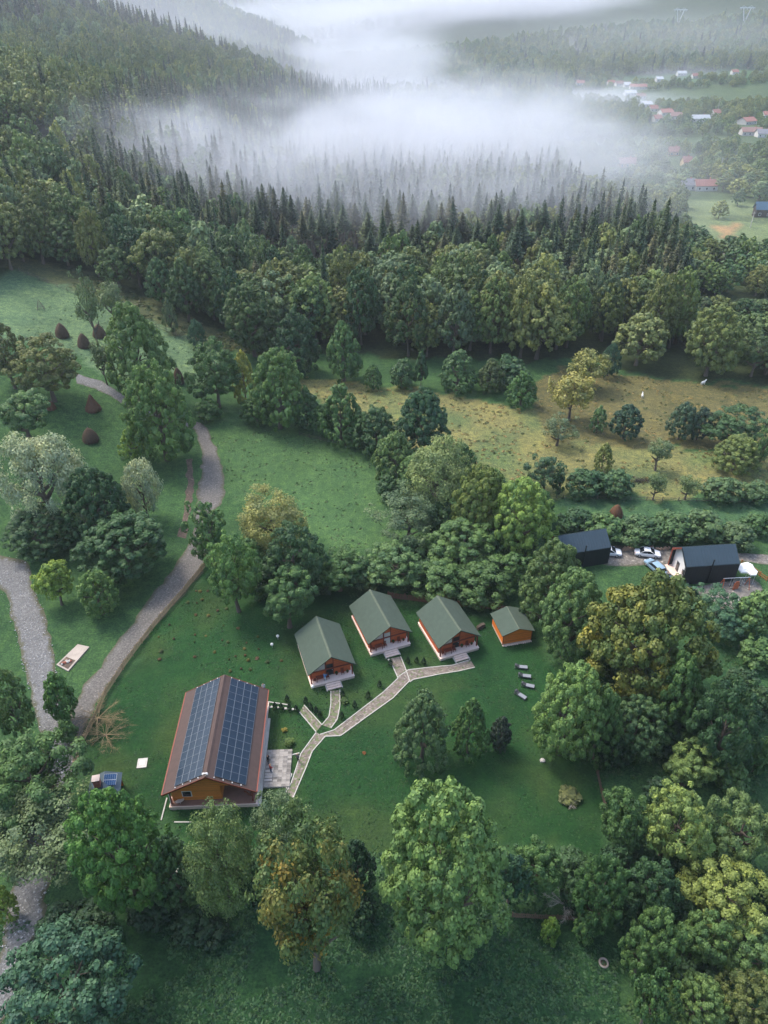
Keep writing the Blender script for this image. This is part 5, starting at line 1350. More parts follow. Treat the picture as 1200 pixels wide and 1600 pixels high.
# ---------------------------------------------------------------- fences
M_PICK = mat('weathered_picket', (0.40, 0.29, 0.165), .9, .35, 2.2, .2, (1, 1, .3))
M_PICK2 = mat('brown_picket', (0.145, 0.095, 0.065), .9, .35, 2.2, .2, (1, 1, .3))
M_RUSTIC = mat('grey_rail', (0.13, 0.11, 0.09), .95, .3, 2, .2)
def fence(path, h, step, w, material, label, post_every=2.4, rails=2, lean=.04, cap=290):
    P = [gnd(*q)[:2] for q in path]
    r = empty('picket_fence' if step < 1 else 'rail_fence', (P[0][0], P[0][1], float(hgt(*P[0]))), 0, label, 'fence')
    o0 = r.location
    seg = [(np.array(P[i]), np.array(P[i+1])) for i in range(len(P) - 1)]
    total = sum(np.linalg.norm(b - a) for a, b in seg); step = max(step, total / cap)
    pk = [MB().box(-w/2, w/2, -.012, .012, .06, h).mesh('picket', material) for _ in range(2)]
    pk[1] = MB().prism([(-w/2, .05), (w/2, .05), (w/2, h * .97), (0, h * 1.06), (-w/2, h * .97)], 'y', -.012, .012).mesh('picket', material)
    post = MB().tube((0, 0, -.1), (0, 0, h * 1.05), .07, .06, 7).mesh('post', material)
    for a, b in seg:
        L = np.linalg.norm(b - a); u = (b - a) / L; an = math.atan2(u[1], u[0])
        n = max(1, int(L / post_every))
        for k in range(n + 1):
            q = a + u * L * k / n
            o = put('post', post, r, (q[0] - o0.x - u[1] * .07, q[1] - o0.y + u[0] * .07, float(hgt(q[0], q[1])) - o0.z), an)
        for k in range(n):
            q0 = a + u * L * k / n; q1 = a + u * L * (k + 1) / n
            for i in range(rails):
                zz = h * (.28 + .5 * i / max(1, rails - 1))
                z0 = float(hgt(*q0)) - o0.z + zz; z1 = float(hgt(*q1)) - o0.z + zz
                MB().tube((q0[0] - o0.x - u[1]*.03, q0[1] - o0.y + u[0]*.03, z0), (q1[0] - o0.x - u[1]*.03, q1[1] - o0.y + u[0]*.03, z1), .04, .04, 4).build('rail', material, r)
        if step < 1:
            m_ = int(L / step)
            for k in range(m_):
                q = a + u * (k + .5) * L / m_
                o = put('picket', random.choice(pk), r, (q[0] - o0.x, q[1] - o0.y, float(hgt(q[0], q[1])) - o0.z))
                o.rotation_euler = (random.uniform(-lean, lean), random.uniform(-lean, lean), an + random.uniform(-.05, .05)); o.scale = (1, 1, random.uniform(.86, 1.08))
    return r
fence([(327,878),(289,925),(252,967),(222,1005),(192,1046),(166,1086),(147,1128),(131,1160),(117,1200)], 1.25, .17, .11, M_PICK, 'long weathered picket fence running down between dirt road and lawn')
fence([(392,884),(440,897)], 1.2, .18, .15, M_PICK2, 'short brown plank fence under the olive-yellow tree')
fence([(606,934),(660,941),(720,948),(780,953),(852,972)], 1.3, .19, .15, M_PICK2, 'brown plank fence behind the green cabins')
fence([(925,1186),(933,1212),(939,1240),(946,1268)], 1.0, .16, .12, M_PICK2, 'brown plank fence along the right side of the lawn')
fence([(800,1434),(870,1437),(930,1440)], 1.0, .2, .14, M_PICK2, 'plank fence glimpsed under trees at the bottom')
fence([(30,424),(120,461),(200,493),(275,525),(350,552)], 1.1, 2.0, .1, M_RUSTIC, 'grey rustic rail fence along the upper haystack meadow', 3.2, 2)
fence([(468,680),(500,688),(560,702)], .9, 2.0, .1, M_RUSTIC, 'low rail fence at the top of the mid meadow', 2.5, 2)
fence([(880,779),(960,781),(1060,783),(1200,786)], .9, 2.0, .1, M_RUSTIC, 'low rail fence under the dry meadow bushes', 3.0, 2)
# timber rail by the patio
fence([(1157,882),(1172,889),(1186,900),(1197,908)], 1.0, .3, .09, mat('orange_rail', (0.42, 0.15, 0.05), .7, .25, 2, .1), 'orange timber railing round the patio at the right', 2.0, 2, 0.0)

# ---------------------------------------------------------------- paths on the lawn
M_PAVE = [mat('paver_%d' % k, c, .9, .25, 1.5, .2) for k, c in enumerate(((.185,.15,.125),(.215,.178,.15),(.155,.128,.108),(.26,.22,.19)))]
M_PAVE_G = mat('paver_mossy', (0.13, 0.15, 0.075), .95, .3, 1.5, .2)
def path(label, left, right, mossy=.2, kerb_l=True, kerb_r=True):
    """paved garden path between two pixel polylines, pale kerb stones on both sides"""
    r = empty('garden_path', (*at(*left[0], 0)[:2], 0), 0, label, 'path', 'paved garden paths on the lawn'); ox, oy = r.location.x, r.location.y
    Lp = [np.array(at(*q, 0)[:2]) for q in left]; Rp = [np.array(at(*q, 0)[:2]) for q in right]
    b = MB(); n = min(len(Lp), len(Rp))
    for i in range(n - 1):
        b.hexa([(*(Lp[i] - (ox, oy)), -.05), (*(Rp[i] - (ox, oy)), -.05), (*(Rp[i+1] - (ox, oy)), -.05), (*(Lp[i+1] - (ox, oy)), -.05), (*(Lp[i] - (ox, oy)), .03), (*(Rp[i] - (ox, oy)), .03), (*(Rp[i+1] - (ox, oy)), .03), (*(Lp[i+1] - (ox, oy)), .03)])
    b.build('bedding', M_PAVE_G, r)
    pv = MB()
    for i in range(n - 1):
        ln = np.linalg.norm((Lp[i+1] + Rp[i+1] - Lp[i] - Rp[i]) / 2); wd = np.linalg.norm(Rp[i] - Lp[i])
        nu = max(1, int(ln / .30)); nv = max(2, int(wd / .27))
        for u in range(nu):
            for v in range(nv):
                if random.random() < mossy: continue
                c = []
                for du, dv in ((0,0),(0,1),(1,1),(1,0)):
                    f = (u + du) / nu; g = (v + .06 + .88 * dv + (.0 if u % 2 else .0)) / nv; f += (.03 if du == 0 else -.03) / nu + random.uniform(-.05, .05) / nu
                    a = Lp[i] + (Lp[i+1] - Lp[i]) * f; d = Rp[i] + (Rp[i+1] - Rp[i]) * f; q = a + (d - a) * (g + random.uniform(-.03, .03) / nv) - (ox, oy); c.append(q)
                zt_ = .045 + random.uniform(0, .015)
                pv.hexa([(*q, .02) for q in c] + [(*q, zt_) for q in c], random.choice((0, 0, 1, 1, 2, 3)))
    o = pv.build('paver', M_PAVE, r); o['kind'] = 'stuff'
    for P, on in ((Lp, kerb_l), (Rp, kerb_r)):
        if not on: continue
        for i in range(len(P) - 1):
            L = np.linalg.norm(P[i+1] - P[i]); m_ = max(1, int(L / 1.0)); u = (P[i+1] - P[i]) / L; an = math.atan2(u[1], u[0])
            for k in range(m_):
                q = P[i] + u * L * (k + .5) / m_ - (ox, oy); hl = L / m_ / 2 - .012
                MB().box(-hl, hl, -.06, .06, -.05, .10 + random.uniform(-.01, .015)).build('kerb_stone', M_KERB, r, loc=(q[0], q[1], 0), rz=an)
    return r
path('paved path from the path fork up to the middle cabin', [(500,1148),(522,1141),(560,1112),(600,1081),(622,1060),(613,1040),(606,1030)], [(508,1151),(532,1150),(572,1121),(614,1091),(640,1064),(634,1046),(626,1026)], .15)
path('paved path branch to the rightmost green cabin', [(622,1058),(638,1047),(672,1043),(706,1040),(735,1031)], [(640,1066),(646,1062),(690,1053),(716,1049),(742,1043)], .08)
path('mossy paved path from the fork to the cabin nearest the log house', [(503,1133),(514,1120),(517,1100),(517,1080)], [(517,1138),(527,1124),(531,1104),(531,1078)], .5)
path('mossy paved path stub running to the small conifers', [(494,1144),(480,1127),(468,1113)], [(503,1133),(488,1116),(475,1102)], .55)
path('paved path from the fork down past the log house', [(494,1145),(470,1178),(463,1200),(455,1224),(446,1240)], [(508,1151),(488,1174),(478,1200),(466,1228),(458,1247)], .4)
def kerb_line(label, pts):
    r = empty('kerb_edging', (*at(*pts[0], 0)[:2], 0), 0, label, 'kerb', 'pale kerb lines round the log house'); ox, oy = r.location.x, r.location.y
    P = [np.array(at(*q, 0)[:2]) for q in pts]
    for i in range(len(P) - 1):
        L = np.linalg.norm(P[i+1] - P[i]); m_ = max(1, int(L / 1.0)); u = (P[i+1] - P[i]) / L
        for k in range(m_):
            q = P[i] + u * L * (k + .5) / m_ - (ox, oy); hl = L / m_ / 2 - .012
            MB().box(-hl, hl, -.07, .07, -.05, .12).build('kerb_stone', M_KERB, r, loc=(q[0], q[1], 0), rz=math.atan2(u[1], u[0]))
kerb_line('pale kerb from the terrace to the garden path', [(443,1183),(468,1177)])
kerb_line('pale kerb corner below the terrace', [(441,1203),(456,1210),(446,1236)])
kerb_line('upper pale kerb behind the row of small conifers', [(418,1097),(452,1102)])
kerb_line('pale kerb at the front left corner of the log house', [(261,1247),(252,1282)])
kerb_line('pale kerb in front of the log house porch', [(272,1285),(300,1285)])
for i, x_ in enumerate((424, 435, 447, 459)): 
    r = empty('stepping_stone', at(x_, 1104.5 + i * 1.2, 0), random.uniform(0, .3), ['stepping stone nearest the log house eave', 'second stepping stone from the log house', 'third stepping stone from the log house', 'stepping stone nearest the path stub'][i], 'stone', 'stepping stones under the conifer row')
    MB().box(-.28, .28, -.16, .16, -.03, .05).build('slab', M_KERB, r)

# ---------------------------------------------------------------- small planting
def mini(kind, px, py, R, H, color, label, cat, group, name=None):
    x, y, z, t = gnd(px, py)
    r = empty(name or NAME[kind], (x, y, z), random.uniform(0, 6.28), label, cat, group)
    o = put('crown', random.choice(PR[kind][2 if kind == 'bush' else 1]), r, (0, 0, H * .52)); o.scale = (R, R, H * .5); o.color = (*color, 1)
    put('stem', STEMS[0], r).scale = (R * .5, R * .5, H * .6)
for i, (x_, y_) in enumerate([(430,1108),(440,1109),(452,1110),(463,1112),(449,1096),(478,1099),(485,1108),(494,1114),(500,1121),(535,1088),(575,1090),(554,1105),(534,1122),(593,1073),(637,1036),(651,1036),(662,1038),(610,1040)]):
    mini('conifer', x_, y_, .48, 1.5, (0.03, 0.062, 0.03), 'small dark conifer ' + ('in the row of four below the upper pale kerb' if i < 4 else 'alone above the upper pale kerb' if i == 4 else 'in the row on the upper side of the mossy path stub' if i < 9 else ['right beside the steps of the cabin nearest the log house', 'upper one between mossy path and paved path', 'middle one between mossy path and paved path', 'lowest one between mossy path and paved path', 'below the middle cabin on the upper side of the paved path', 'first of three on the grass between middle and rightmost cabin paths', 'second of three on the grass between middle and rightmost cabin paths', 'third of three on the grass between middle and rightmost cabin paths', 'at the left edge of the path to the middle cabin'][i - 9]), 'conifer', 'small conifers along the paths')
mini('bush', 452, 1163, .75, .9, (0.11, 0.17, 0.045), 'yellow-green round shrub above the stone terrace', 'shrub', None)
mini('bush', 445, 1142, .4, .5, (0.2, 0.18, 0.03), 'small yellow flower bush above the round shrub', 'shrub', None)
mini('bush', 538, 1098, .6, .7, (0.08, 0.13, 0.04), 'light green shrub beside the mossy path', 'shrub', None)
mini('bush', 889, 1245, 1.6, 1.1, (0.10, 0.12, 0.05), 'olive shrub patch on the lower right lawn', 'shrub', None)
mini('bush', 569, 1177, .25, .3, (0.32, 0.10, 0.045), 'tiny orange flower clump alone in the middle of the lawn', 'flower', None, 'flower_clump')
FL = [(307,924),(313,925),(325,924),(294,942),(308,943),(316,938),(340,955),(354,952),(306,961),(326,963),(265,977),(349,978),(372,982),(248,996),(272,999),(304,1004),(305,993),(322,994),(347,1001),(356,1004),(385,1005),(382,1014),(404,1015),(252,1018),(304,1027),(335,1020),(368,1026),(358,1031),(383,1025),(388,1033),(402,1029),(418,1035),(440,1033),(360,1049),(377,1046),(391,1047),(249,1031),(403,996)]
FC = [(0.10, 0.060, 0.028), (0.11, 0.105, 0.028), (0.085, 0.050, 0.030), (0.06, 0.085, 0.028)]
FN = ['rust red', 'yellow', 'dull red', 'olive']
for i, (x_, y_) in enumerate(FL):
    k = i % 4
    mini('bush', x_, y_, random.uniform(.16, .36), random.uniform(.2, .42), FC[k], FN[k] + ' flowering garden clump on the lawn beside the picket fence', 'flower', FN[k] + ' flower clumps on the lawn', 'flower_clump')

# ---------------------------------------------------------------- haystacks, rack, slabs
M_HAY = mat('old_hay', (0.090, 0.060, 0.038), 1.0, .4, 3, .6, (1, 1, .35)); M_HAY2 = mat('fresh_hay', (0.135, 0.070, 0.040), 1.0, .4, 3, .6, (1, 1, .35))
def haystack(px, py, w, h, m_, label, sharp=1.0):
    x, y, z, t = gnd(px, py); s = t / FOC; R = w * s / 2; H_ = h * s / .9
    r = empty('haystack', (x, y, z), random.uniform(0, 6), label, 'haystack', 'haystacks in the meadow')
    g = random.Random(px); prof = [(R * q, H_ * a) for q, a in ((.90, -.02), (1.0, .08), (.97, .25), (.84, .48), (.62, .70), (.34, .88), (.12, .98))]
    if sharp > 1: prof = [(R * q, H_ * a) for q, a in ((1.0, -.02), (.95, .15), (.72, .35), (.50, .55), (.30, .75), (.12, .95))]
    b = MB(); b.lathe(prof, 22, jit=.07); b.build('hay', m_, r, True)
    v = []; 
    for k in range(900):
        a = g.uniform(0, 6.28); f = g.random() ** .8; i = min(len(prof) - 2, int(f * (len(prof) - 1))); ff = f * (len(prof) - 1) - i
        rr = prof[i][0] + (prof[i+1][0] - prof[i][0]) * ff; zz = prof[i][1] + (prof[i+1][1] - prof[i][1]) * ff
        p = np.array([math.cos(a) * rr, math.sin(a) * rr, zz]); dn = np.array([math.cos(a) * .35, math.sin(a) * .35, -1]) * g.uniform(.18, .42); sd = np.array([-math.sin(a), math.cos(a), 0]) * g.uniform(.03, .07); out = np.array([math.cos(a), math.sin(a), .2]) * g.uniform(.02, .10)
        v += [p - sd, p + sd, p + dn + sd * .4 + out, p + dn - sd * .4 + out]
    o = put('straw', np_mesh('straw', np.array(v), np.arange(len(v)).reshape(-1, 4), m_), r); o['kind'] = 'stuff'
    MB().tube((0, 0, H_ * .9), (.05, 0, H_ * 1.12), .05, .03, 5).build('pole', M_RUSTIC, r)
haystack(98, 526, 20, 20, M_HAY, 'left haystack of the three on the upper meadow')
haystack(132, 542, 19, 20, M_HAY, 'front haystack of the three on the upper meadow')
haystack(156, 526, 20, 18, M_HAY, 'right haystack of the three on the upper meadow')
haystack(280, 598, 16, 23, M_HAY, 'dark narrow haystack right of the tall ash tree')
haystack(146, 640, 24, 24, M_HAY2, 'pointed reddish haystack below the upper track', 2)
haystack(142, 688, 24, 20, M_HAY, 'low dark haystack above the silver willow')
haystack(962, 805, 20, 18, M_HAY2, 'lone reddish haystack on the strip meadow at the right')
haystack(80, 638, 14, 12, M_HAY2, 'half hidden reddish haystack behind the left tree', 1)
x, y, z, t = gnd(64, 484)
rk = empty('drying_rack', (x, y, z), .4, 'empty pyramid shaped hay drying rack on the upper meadow', 'rack')
for k in range(4):
    a = k * PI / 2 + .78; MB().tube((math.cos(a) * 1.5, math.sin(a) * 1.5, -.1), (math.cos(a) * .08, math.sin(a) * .08, 2.9), .06, .04, 5).build('leg', M_RUSTIC, rk)
for zz in (.5, 1.1, 1.7, 2.2):
    f = (2.9 - zz) / 3.0 * 1.5
    for k in range(4):
        a = k * PI / 2 + .78; c = a + PI / 2; MB().tube((math.cos(a) * f, math.sin(a) * f, zz), (math.cos(c) * f, math.sin(c) * f, zz), .045, .045, 4).build('rail', M_RUSTIC, rk)
x, y, z, t = gnd(701, 612)
rk = empty('drying_rack', (x, y, z), .2, 'small wooden drying rack before the dense round tree', 'rack')
for s in (-1, 1):
    for q in (-1, 1): MB().tube((s * .9, q * .7, -.1), (s * .8, 0, 1.9), .06, .05, 5).build('leg', M_RUSTIC, rk)
for zz in (.9, 1.5, 1.85): MB().tube((-.9, -.7 + zz * .36, zz), (.9, -.7 + zz * .36, zz), .05, .05, 4).build('rail', M_RUSTIC, rk)
# dark heap, white things in the orchard
x, y, z, t = gnd(1000, 752); r = empty('compost_heap', (x, y, z), 0, 'dark long heap of brushwood in the dry meadow', 'heap')
b = MB(); 
for k in range(60):
    a = random.uniform(0, 6.28); c = Vector((random.gauss(0, .9), random.gauss(0, .4), random.uniform(.05, .5))); d = Vector((math.cos(a), math.sin(a), random.uniform(-.2, .2))) * random.uniform(.4, .9); b.tube(c - d, c + d, .04, .02, 4)
o = b.build('brushwood', mat('dark_brush', (0.04, 0.034, 0.03), .95, .3, 2, .2), r); o['kind'] = 'stuff'
def goat(px, py, rz, label, s=1.0):
    x, y, z, t = gnd(px, py); r = empty('goat', (x, y, z), rz, label, 'goat', 'white goats in the brown orchard')
    bm = bmesh.new(); me = bpy.data.meshes.new('body')
    V = [(-.45,0,.62,.17),(-.1,0,.63,.20),(.3,0,.66,.19),(.48,0,.82,.11),(.62,0,.98,.10),(.80,0,.93,.06),(-.55,0,.74,.03),
         (-.4,.13,.45,.09),(-.43,.14,.24,.045),(-.38,.14,.0,.04),(-.4,-.13,.45,.09),(-.43,-.14,.24,.045),(-.38,-.14,.0,.04),(.32,.12,.45,.08),(.30,.13,.24,.045),(.32,.13,.0,.04),(.32,-.12,.45,.08),(.30,-.13,.24,.045),(.32,-.13,.0,.04),(.60,.08,1.12,.02),(.60,-.08,1.12,.02)]
    E_ = [(0,1),(1,2),(2,3),(3,4),(4,5),(0,6),(0,7),(7,8),(8,9),(0,10),(10,11),(11,12),(2,13),(13,14),(14,15),(2,16),(16,17),(17,18),(4,19),(4,20)]
    return skin_body(r, V, E_, lambda c: 0, [M_WHITE], s)
def skin_body(root, V, E_, matfn, mats, s=1.0):
    me = bpy.data.meshes.new('body'); me.from_pydata([(v[0]*s, v[1]*s, v[2]*s) for v in V], E_, [])
    o = bpy.data.objects.new('body', me); col.objects.link(o)
    md = o.modifiers.new('skin', 'SKIN'); md.use_smooth_shade = True
    for i, sv in enumerate(me.skin_vertices[0].data): sv.radius = (V[i][3]*s, V[i][3]*s); sv.use_root = (i == 0)
    o.modifiers.new('sub', 'SUBSURF').levels = 1
    dg = bpy.context.evaluated_depsgraph_get(); m2 = bpy.data.meshes.new_from_object(o.evaluated_get(dg)); bpy.data.objects.remove(o)
    m2.materials.clear()
    for q in mats: m2.materials.append(q)
    for f in m2.polygons: f.material_index = matfn(f.center / s); f.use_smooth = True
    return put('body', m2, root)
goat(1098, 601, .4, 'white goat at the upper rim of the brown orchard', 1.25)
goat(1003, 621, 1.3, 'white goat in the middle of the brown orchard', 1.15)

# ---------------------------------------------------------------- people
SKIN = mat('skin', (0.46, 0.27, 0.19), .6, .08, 3, 0); 
CL = {k: mat(k + '_cloth', c, .9, .15, 3, .05) for k, c in dict(blue=(0.10,0.27,0.55), pale=(0.55,0.62,0.70), black=(0.018,0.018,0.022), red=(0.30,0.03,0.035), jeans=(0.05,0.075,0.13), grey=(0.12,0.12,0.125), beige=(0.5,0.42,0.3), hair=(0.03,0.02,0.015), blonde=(0.32,0.2,0.08)).items()}
def person(x, y, z, rz, top, low, hair, label, sit=False, arm=0.0):
    r = empty('person', (x, y, z), rz, label, 'person')
    k = .47 if sit else .92
    V = [(0,0,k,.13),(0,.01,k+.22,.125),(0,.0,k+.42,.155),(0,0,k+.55,.06),(0,-.02,k+.68,.095),(0,-.03,k+.77,.085)]
    E_ = [(0,1),(1,2),(2,3),(3,4),(4,5)]
    for s in (-1, 1):
        n = len(V)
        if sit: V += [(s*.1,-.05,k-.02,.095),(s*.12,-.44,k-.01,.07),(s*.12,-.46,.10,.05),(s*.12,-.60,.04,.045)]
        else: V += [(s*.1,0,k-.12,.095),(s*.11,-.02*s,.48,.065),(s*.115,.02*s,.09,.045),(s*.125,-.15+.02*s,.04,.04)]
        E_ += [(0,n),(n,n+1),(n+1,n+2),(n+2,n+3)]
        n = len(V); V += [(s*.19,0,k+.46,.062),(s*.25,-.02-arm*.1,k+.20,.045),(s*.22,-.10-arm*.28,k-.01+arm*.26,.036),(s*.21,-.13-arm*.33,k-.10+arm*.28,.038)]
        E_ += [(2,n),(n,n+1),(n+1,n+2),(n+2,n+3)]
    def fn(c):
        if c.z > k + .60: return 3 if (c.z > k + .74 or c.y > .02) else 0
        if c.z > k + .52: return 0
        if abs(c.x) > .19 and c.z < k + .06: return 0
        return 1 if c.z > k - .02 and not (sit and c.y < -.15) else (2 if c.z > .07 else 4)
    o = skin_body(r, V, E_, fn, [SKIN, CL[top], CL[low], CL[hair], CL['black']])
    for s in (-1, 1): MB().lathe([(.003,-.012),(.012,0),(.003,.012)], 6).build('eye', CL['black'], r, loc=(s*.035, -.125, k+.69))
    MB().prism([(-.015, k+.63), (.015, k+.63), (0, k+.69)], 'y', -.145, -.11).build('nose', SKIN, r)
    return r
r0, zf0, hl0, hw0, wy0_ = CAB[0]
p = L2W(r0, (-1.1, -hl0 + .1, zf0)); person(*p, r0.rotation_euler.z + 2.6, 'blue', 'pale', 'hair', 'person in blue bending over the table on the cabin porch', arm=.9)
p = at(420, 1194, .0); person(p[0], p[1], .26, 1.2, 'black', 'black', 'hair', 'person dressed in black standing on the stone terrace')
p = at(424, 1209, .0); person(p[0], p[1], .30, 2.4, 'red', 'jeans', 'blonde', 'fair-haired person in dark red on the terrace steps', arm=.4)
p = at(466, 1190, 0); person(p[0], p[1], 0.02, -.4, 'grey', 'black', 'blonde', 'person in grey standing at the kerb of the garden path')
p = at(412.5, 1080, 0); person(p[0], p[1], 0, .3, 'pale', 'blue', 'hair', 'person in pale blue behind the far corner of the log house')

# ---------------------------------------------------------------- loungers
M_LNG = mat('dark_grey_frame', (0.055, 0.06, 0.068), .6, .2, 2, .05); M_LNG2 = mat('grey_cushion', (0.20, 0.215, 0.24), .85, .12, 3, .1)
def lounger(px, py, rz, label):
    x, y, z, t = gnd(px, py); r = empty('sun_lounger', (x, y, z), rz, label, 'sun lounger', 'grey sun loungers on the lawn')
    f = MB(); f.box(-.95, .95, -.33, -.28, .24, .31); f.box(-.95, .95, .28, .33, .24, .31); f.box(-.95, -.90, -.28, .28, .24, .31); f.box(.90, .95, -.28, .28, .24, .31); f.build('frame', M_LNG, r)
    MB().box(-.28, .92, -.29, .29, .312, .39).build('mattress', M_LNG2, r)
    MB().hexa([(-.95,-.29,.60),(-.29,-.29,.315),(-.29,.29,.315),(-.95,.29,.60),(-.92,-.29,.68),(-.28,-.29,.40),(-.28,.29,.40),(-.92,.29,.68)]).build('backrest', M_LNG, r)
    MB().box(-.93, -.72, -.22, .22, .64, .72).build('pillow', M_LNG, r)
    for sx in (-.85, .85):
        for sy in (-.3, .3): MB().box(sx - .03, sx + .03, sy - .03, sy + .03, 0, .24).build('leg', M_LNG, r)
lounger(814, 1044, -.14, 'grey sun lounger farthest up the lawn, topmost of four')
lounger(819.5, 1058, -.15, 'second grey sun lounger from the top')
lounger(824.5, 1073, -.28, 'third grey sun lounger from the top')
lounger(813, 1088, -.75, 'grey sun lounger turned diagonally, lowest of four')

# ---------------------------------------------------------------- cars
M_TYRE = mat('tyre_rubber', (0.02, 0.02, 0.02), .85, .2, 4, .1); M_RIM = mat('alloy', (0.45, 0.46, 0.47), .35, .1, 3, 0, metal=.7); M_LAMP = mat('headlamp', (0.7, 0.72, 0.75), .15, .05, 3, 0, spec=.6); M_TAIL = mat('tail_lamp', (0.35, 0.02, 0.02), .25, .1, 3, 0)
def car(x, y, z, rz, paint, label, L=4.55, Wd=1.8, hatch=False):
    r = empty('car', (x, y, z), rz, label, 'car')
    c = mat('car_paint', paint, .28, .04, .8, 0, spec=.6)
    st = [(-L/2, .38, .60, .62), (-L/2 + .12, .30, .78, .80), (-L/2 + .75, .24, .92, .92), (-.95, .22, .94, .94), (.55, .22, .92, .92), (L/2 - 1.0, .22, .86, .86), (L/2 - .25, .26, .74, .76), (L/2, .38, .56, .58)]
    b = MB(); hw = Wd / 2; rings = []
    for i, (xx, zl, zs, zt_) in enumerate(st):
        k = 1 if 1 < i < 6 else .93 if i in (1, 6) else .78
        ring = [(xx, -hw*k*.86, zl), (xx, -hw*k, zl + .16), (xx, -hw*k, zs - .14), (xx, -hw*k*.93, zs), (xx, 0, zt_ + .05), (xx, hw*k*.93, zs), (xx, hw*k, zs - .14), (xx, hw*k, zl + .16), (xx, hw*k*.86, zl)]
        rings.append(ring)
    for i in range(len(rings) - 1):
        for k in range(8): b.face([rings[i][k], rings[i+1][k], rings[i+1][k+1], rings[i][k+1]][::-1])
        b.face([rings[i][8], rings[i+1][8], rings[i+1][0], rings[i][0]][::-1])
    b.face(rings[0]); b.face(rings[-1][::-1]); b.build('body', c, r, True)
    rear = -L/2 + (.35 if hatch else .85)
    g0 = [(rear, .9), (rear + (.35 if hatch else .75), 1.40), (.35, 1.44), (1.18, .93)]
    for s in (-1, 1):
        MB().face([(g0[0][0]+.12, s*hw*.93, .95), (g0[3][0]-.15, s*hw*.93, .95), (g0[2][0]-.08, s*hw*.74, 1.37), (g0[1][0]+.05, s*hw*.74, 1.34)][::s]).build('side_window', M_GLASS, r)
        MB().box(-.28, -.20, s*hw*.95 - .02, s*hw*.80 + .02, .96, 1.02).build('window_pillar', c, r)
    MB().face([(g0[2][0]+.05, -hw*.72, 1.42), (g0[3][0]+.02, -hw*.88, .95), (g0[3][0]+.02, hw*.88, .95), (g0[2][0]+.05, hw*.72, 1.42)]).build('windscreen', M_GLASS, r)
    MB().face([(g0[1][0]-.03, hw*.72, 1.39), (g0[0][0]-.02, hw*.86, .93), (g0[0][0]-.02, -hw*.86, .93), (g0[1][0]-.03, -hw*.72, 1.39)]).build('rear_window', M_GLASS, r)
    b = MB()
    R = []
    for xx, zz, kk in ((g0[1][0]-.05, 1.38, .73), (g0[1][0]+.45, 1.46, .74), (g0[2][0]-.35, 1.47, .74), (g0[2][0]+.06, 1.41, .73)): R.append([(xx, -hw*kk, zz-.04), (xx, -hw*kk*.7, zz+.01), (xx, 0, zz+.025), (xx, hw*kk*.7, zz+.01), (xx, hw*kk, zz-.04)])
    for i in range(3):
        for k in range(4): b.face([R[i][k], R[i+1][k], R[i+1][k+1], R[i][k+1]][::-1])
    for s in (-1, 1):
        for (xa, xb) in ((g0[0], g0[1]), (g0[3], g0[2])): b.tube((xa[0], s*hw*.9, .93), (xb[0], s*hw*.735, 1.39), .045, .04, 5)
    b.build('cabin_roof', c, r, True)
    for sx in (-L/2 + .85, L/2 - .9):
        for s in (-1, 1):
            w = empty('wheel', (sx, s * (hw - .1), .32)); w.parent = r
            MB().tube((0, -.1, 0), (0, .1, 0), .32, .32, 16).build('tyre', M_TYRE, w)
            MB().tube((0, s*.1, 0), (0, s*.115, 0), .21, .2, 12).build('rim', M_RIM, w)
    for s in (-1, 1):
        MB().box(L/2 - .16, L/2 - .03, s*hw*.62 - .16, s*hw*.62 + .16, .60, .70).build('headlight', M_LAMP, r)
        MB().box(-L/2 + .0, -L/2 + .09, s*hw*.62 - .16, s*hw*.62 + .16, .66, .76).build('tail_light', M_TAIL, r)
        MB().box(.92, 1.06, s*(hw + .10) - .07, s*(hw + .10) + .07, .95, 1.06).build('mirror', c, r)
    return r
x, y, z, t = gnd(1010.5, 868); car(x, y, .06, math.radians(-10), (0.80, 0.80, 0.80), 'white saloon car parked beside the firewood pile')
x, y, z, t = gnd(1023, 890); car(x, y, .05, math.radians(112), (0.22, 0.33, 0.42), 'pale blue car parked half under the giant walnut tree', hatch=True)
x, y, z, t = gnd(1046, 912); car(x, y, .05, math.radians(118), (0.05, 0.085, 0.10), 'dark car in the shade under the giant walnut tree', hatch=True)
x, y, z, t = gnd(950, 866); car(x, y, .06, math.radians(-8), (0.72, 0.73, 0.74), 'white car almost hidden behind the trees at the left dark cabin', hatch=True)
x, y, z, t = gnd(258, 1392); car(x, y, .03, math.radians(80), (0.02, 0.025, 0.03), 'black car parked under the trees below the log house, left one', hatch=True)
x, y, z, t = gnd(288, 1366); car(x, y, .03, math.radians(60), (0.018, 0.02, 0.024), 'black car parked under the trees below the log house, right one')
# ---------------------------------------------------------------- odds and ends
def stack(px0, py0, px1, py1, h, material, name, label, cat, piece='log', rows_=4):
    a = np.array(gnd(px0, py0)[:2]); b_ = np.array(gnd(px1, py1)[:2]); L = np.linalg.norm(b_ - a); u = (b_ - a) / L
    r = empty(name, (*((a + b_) / 2), 0), math.atan2(u[1], u[0]), label, cat); d = h / rows_
    me = [MB().tube((0, -.25, 0), (0, .25, 0), d * .48, d * .44, 7).mesh(piece, material) for _ in range(2)]
    n = int(L / d)
    for j in range(rows_):
        for i in range(n):
            if j == rows_ - 1 and random.random() < .35: continue
            o = put(piece, random.choice(me), r, (-L/2 + (i + .5 + .5 * (j % 2)) * d, random.uniform(-.06, .06), d * (.5 + .88 * j))); o.scale = (random.uniform(.85, 1.1), 1, random.uniform(.85, 1.1))
M_WOOD = mat('cut_logs', (0.40, 0.27, 0.19), .9, .4, 1.2, .2)
stack(972, 860, 1021, 858, .9, M_WOOD, 'firewood_pile', 'long low firewood pile behind the white car', 'firewood', rows_=3)
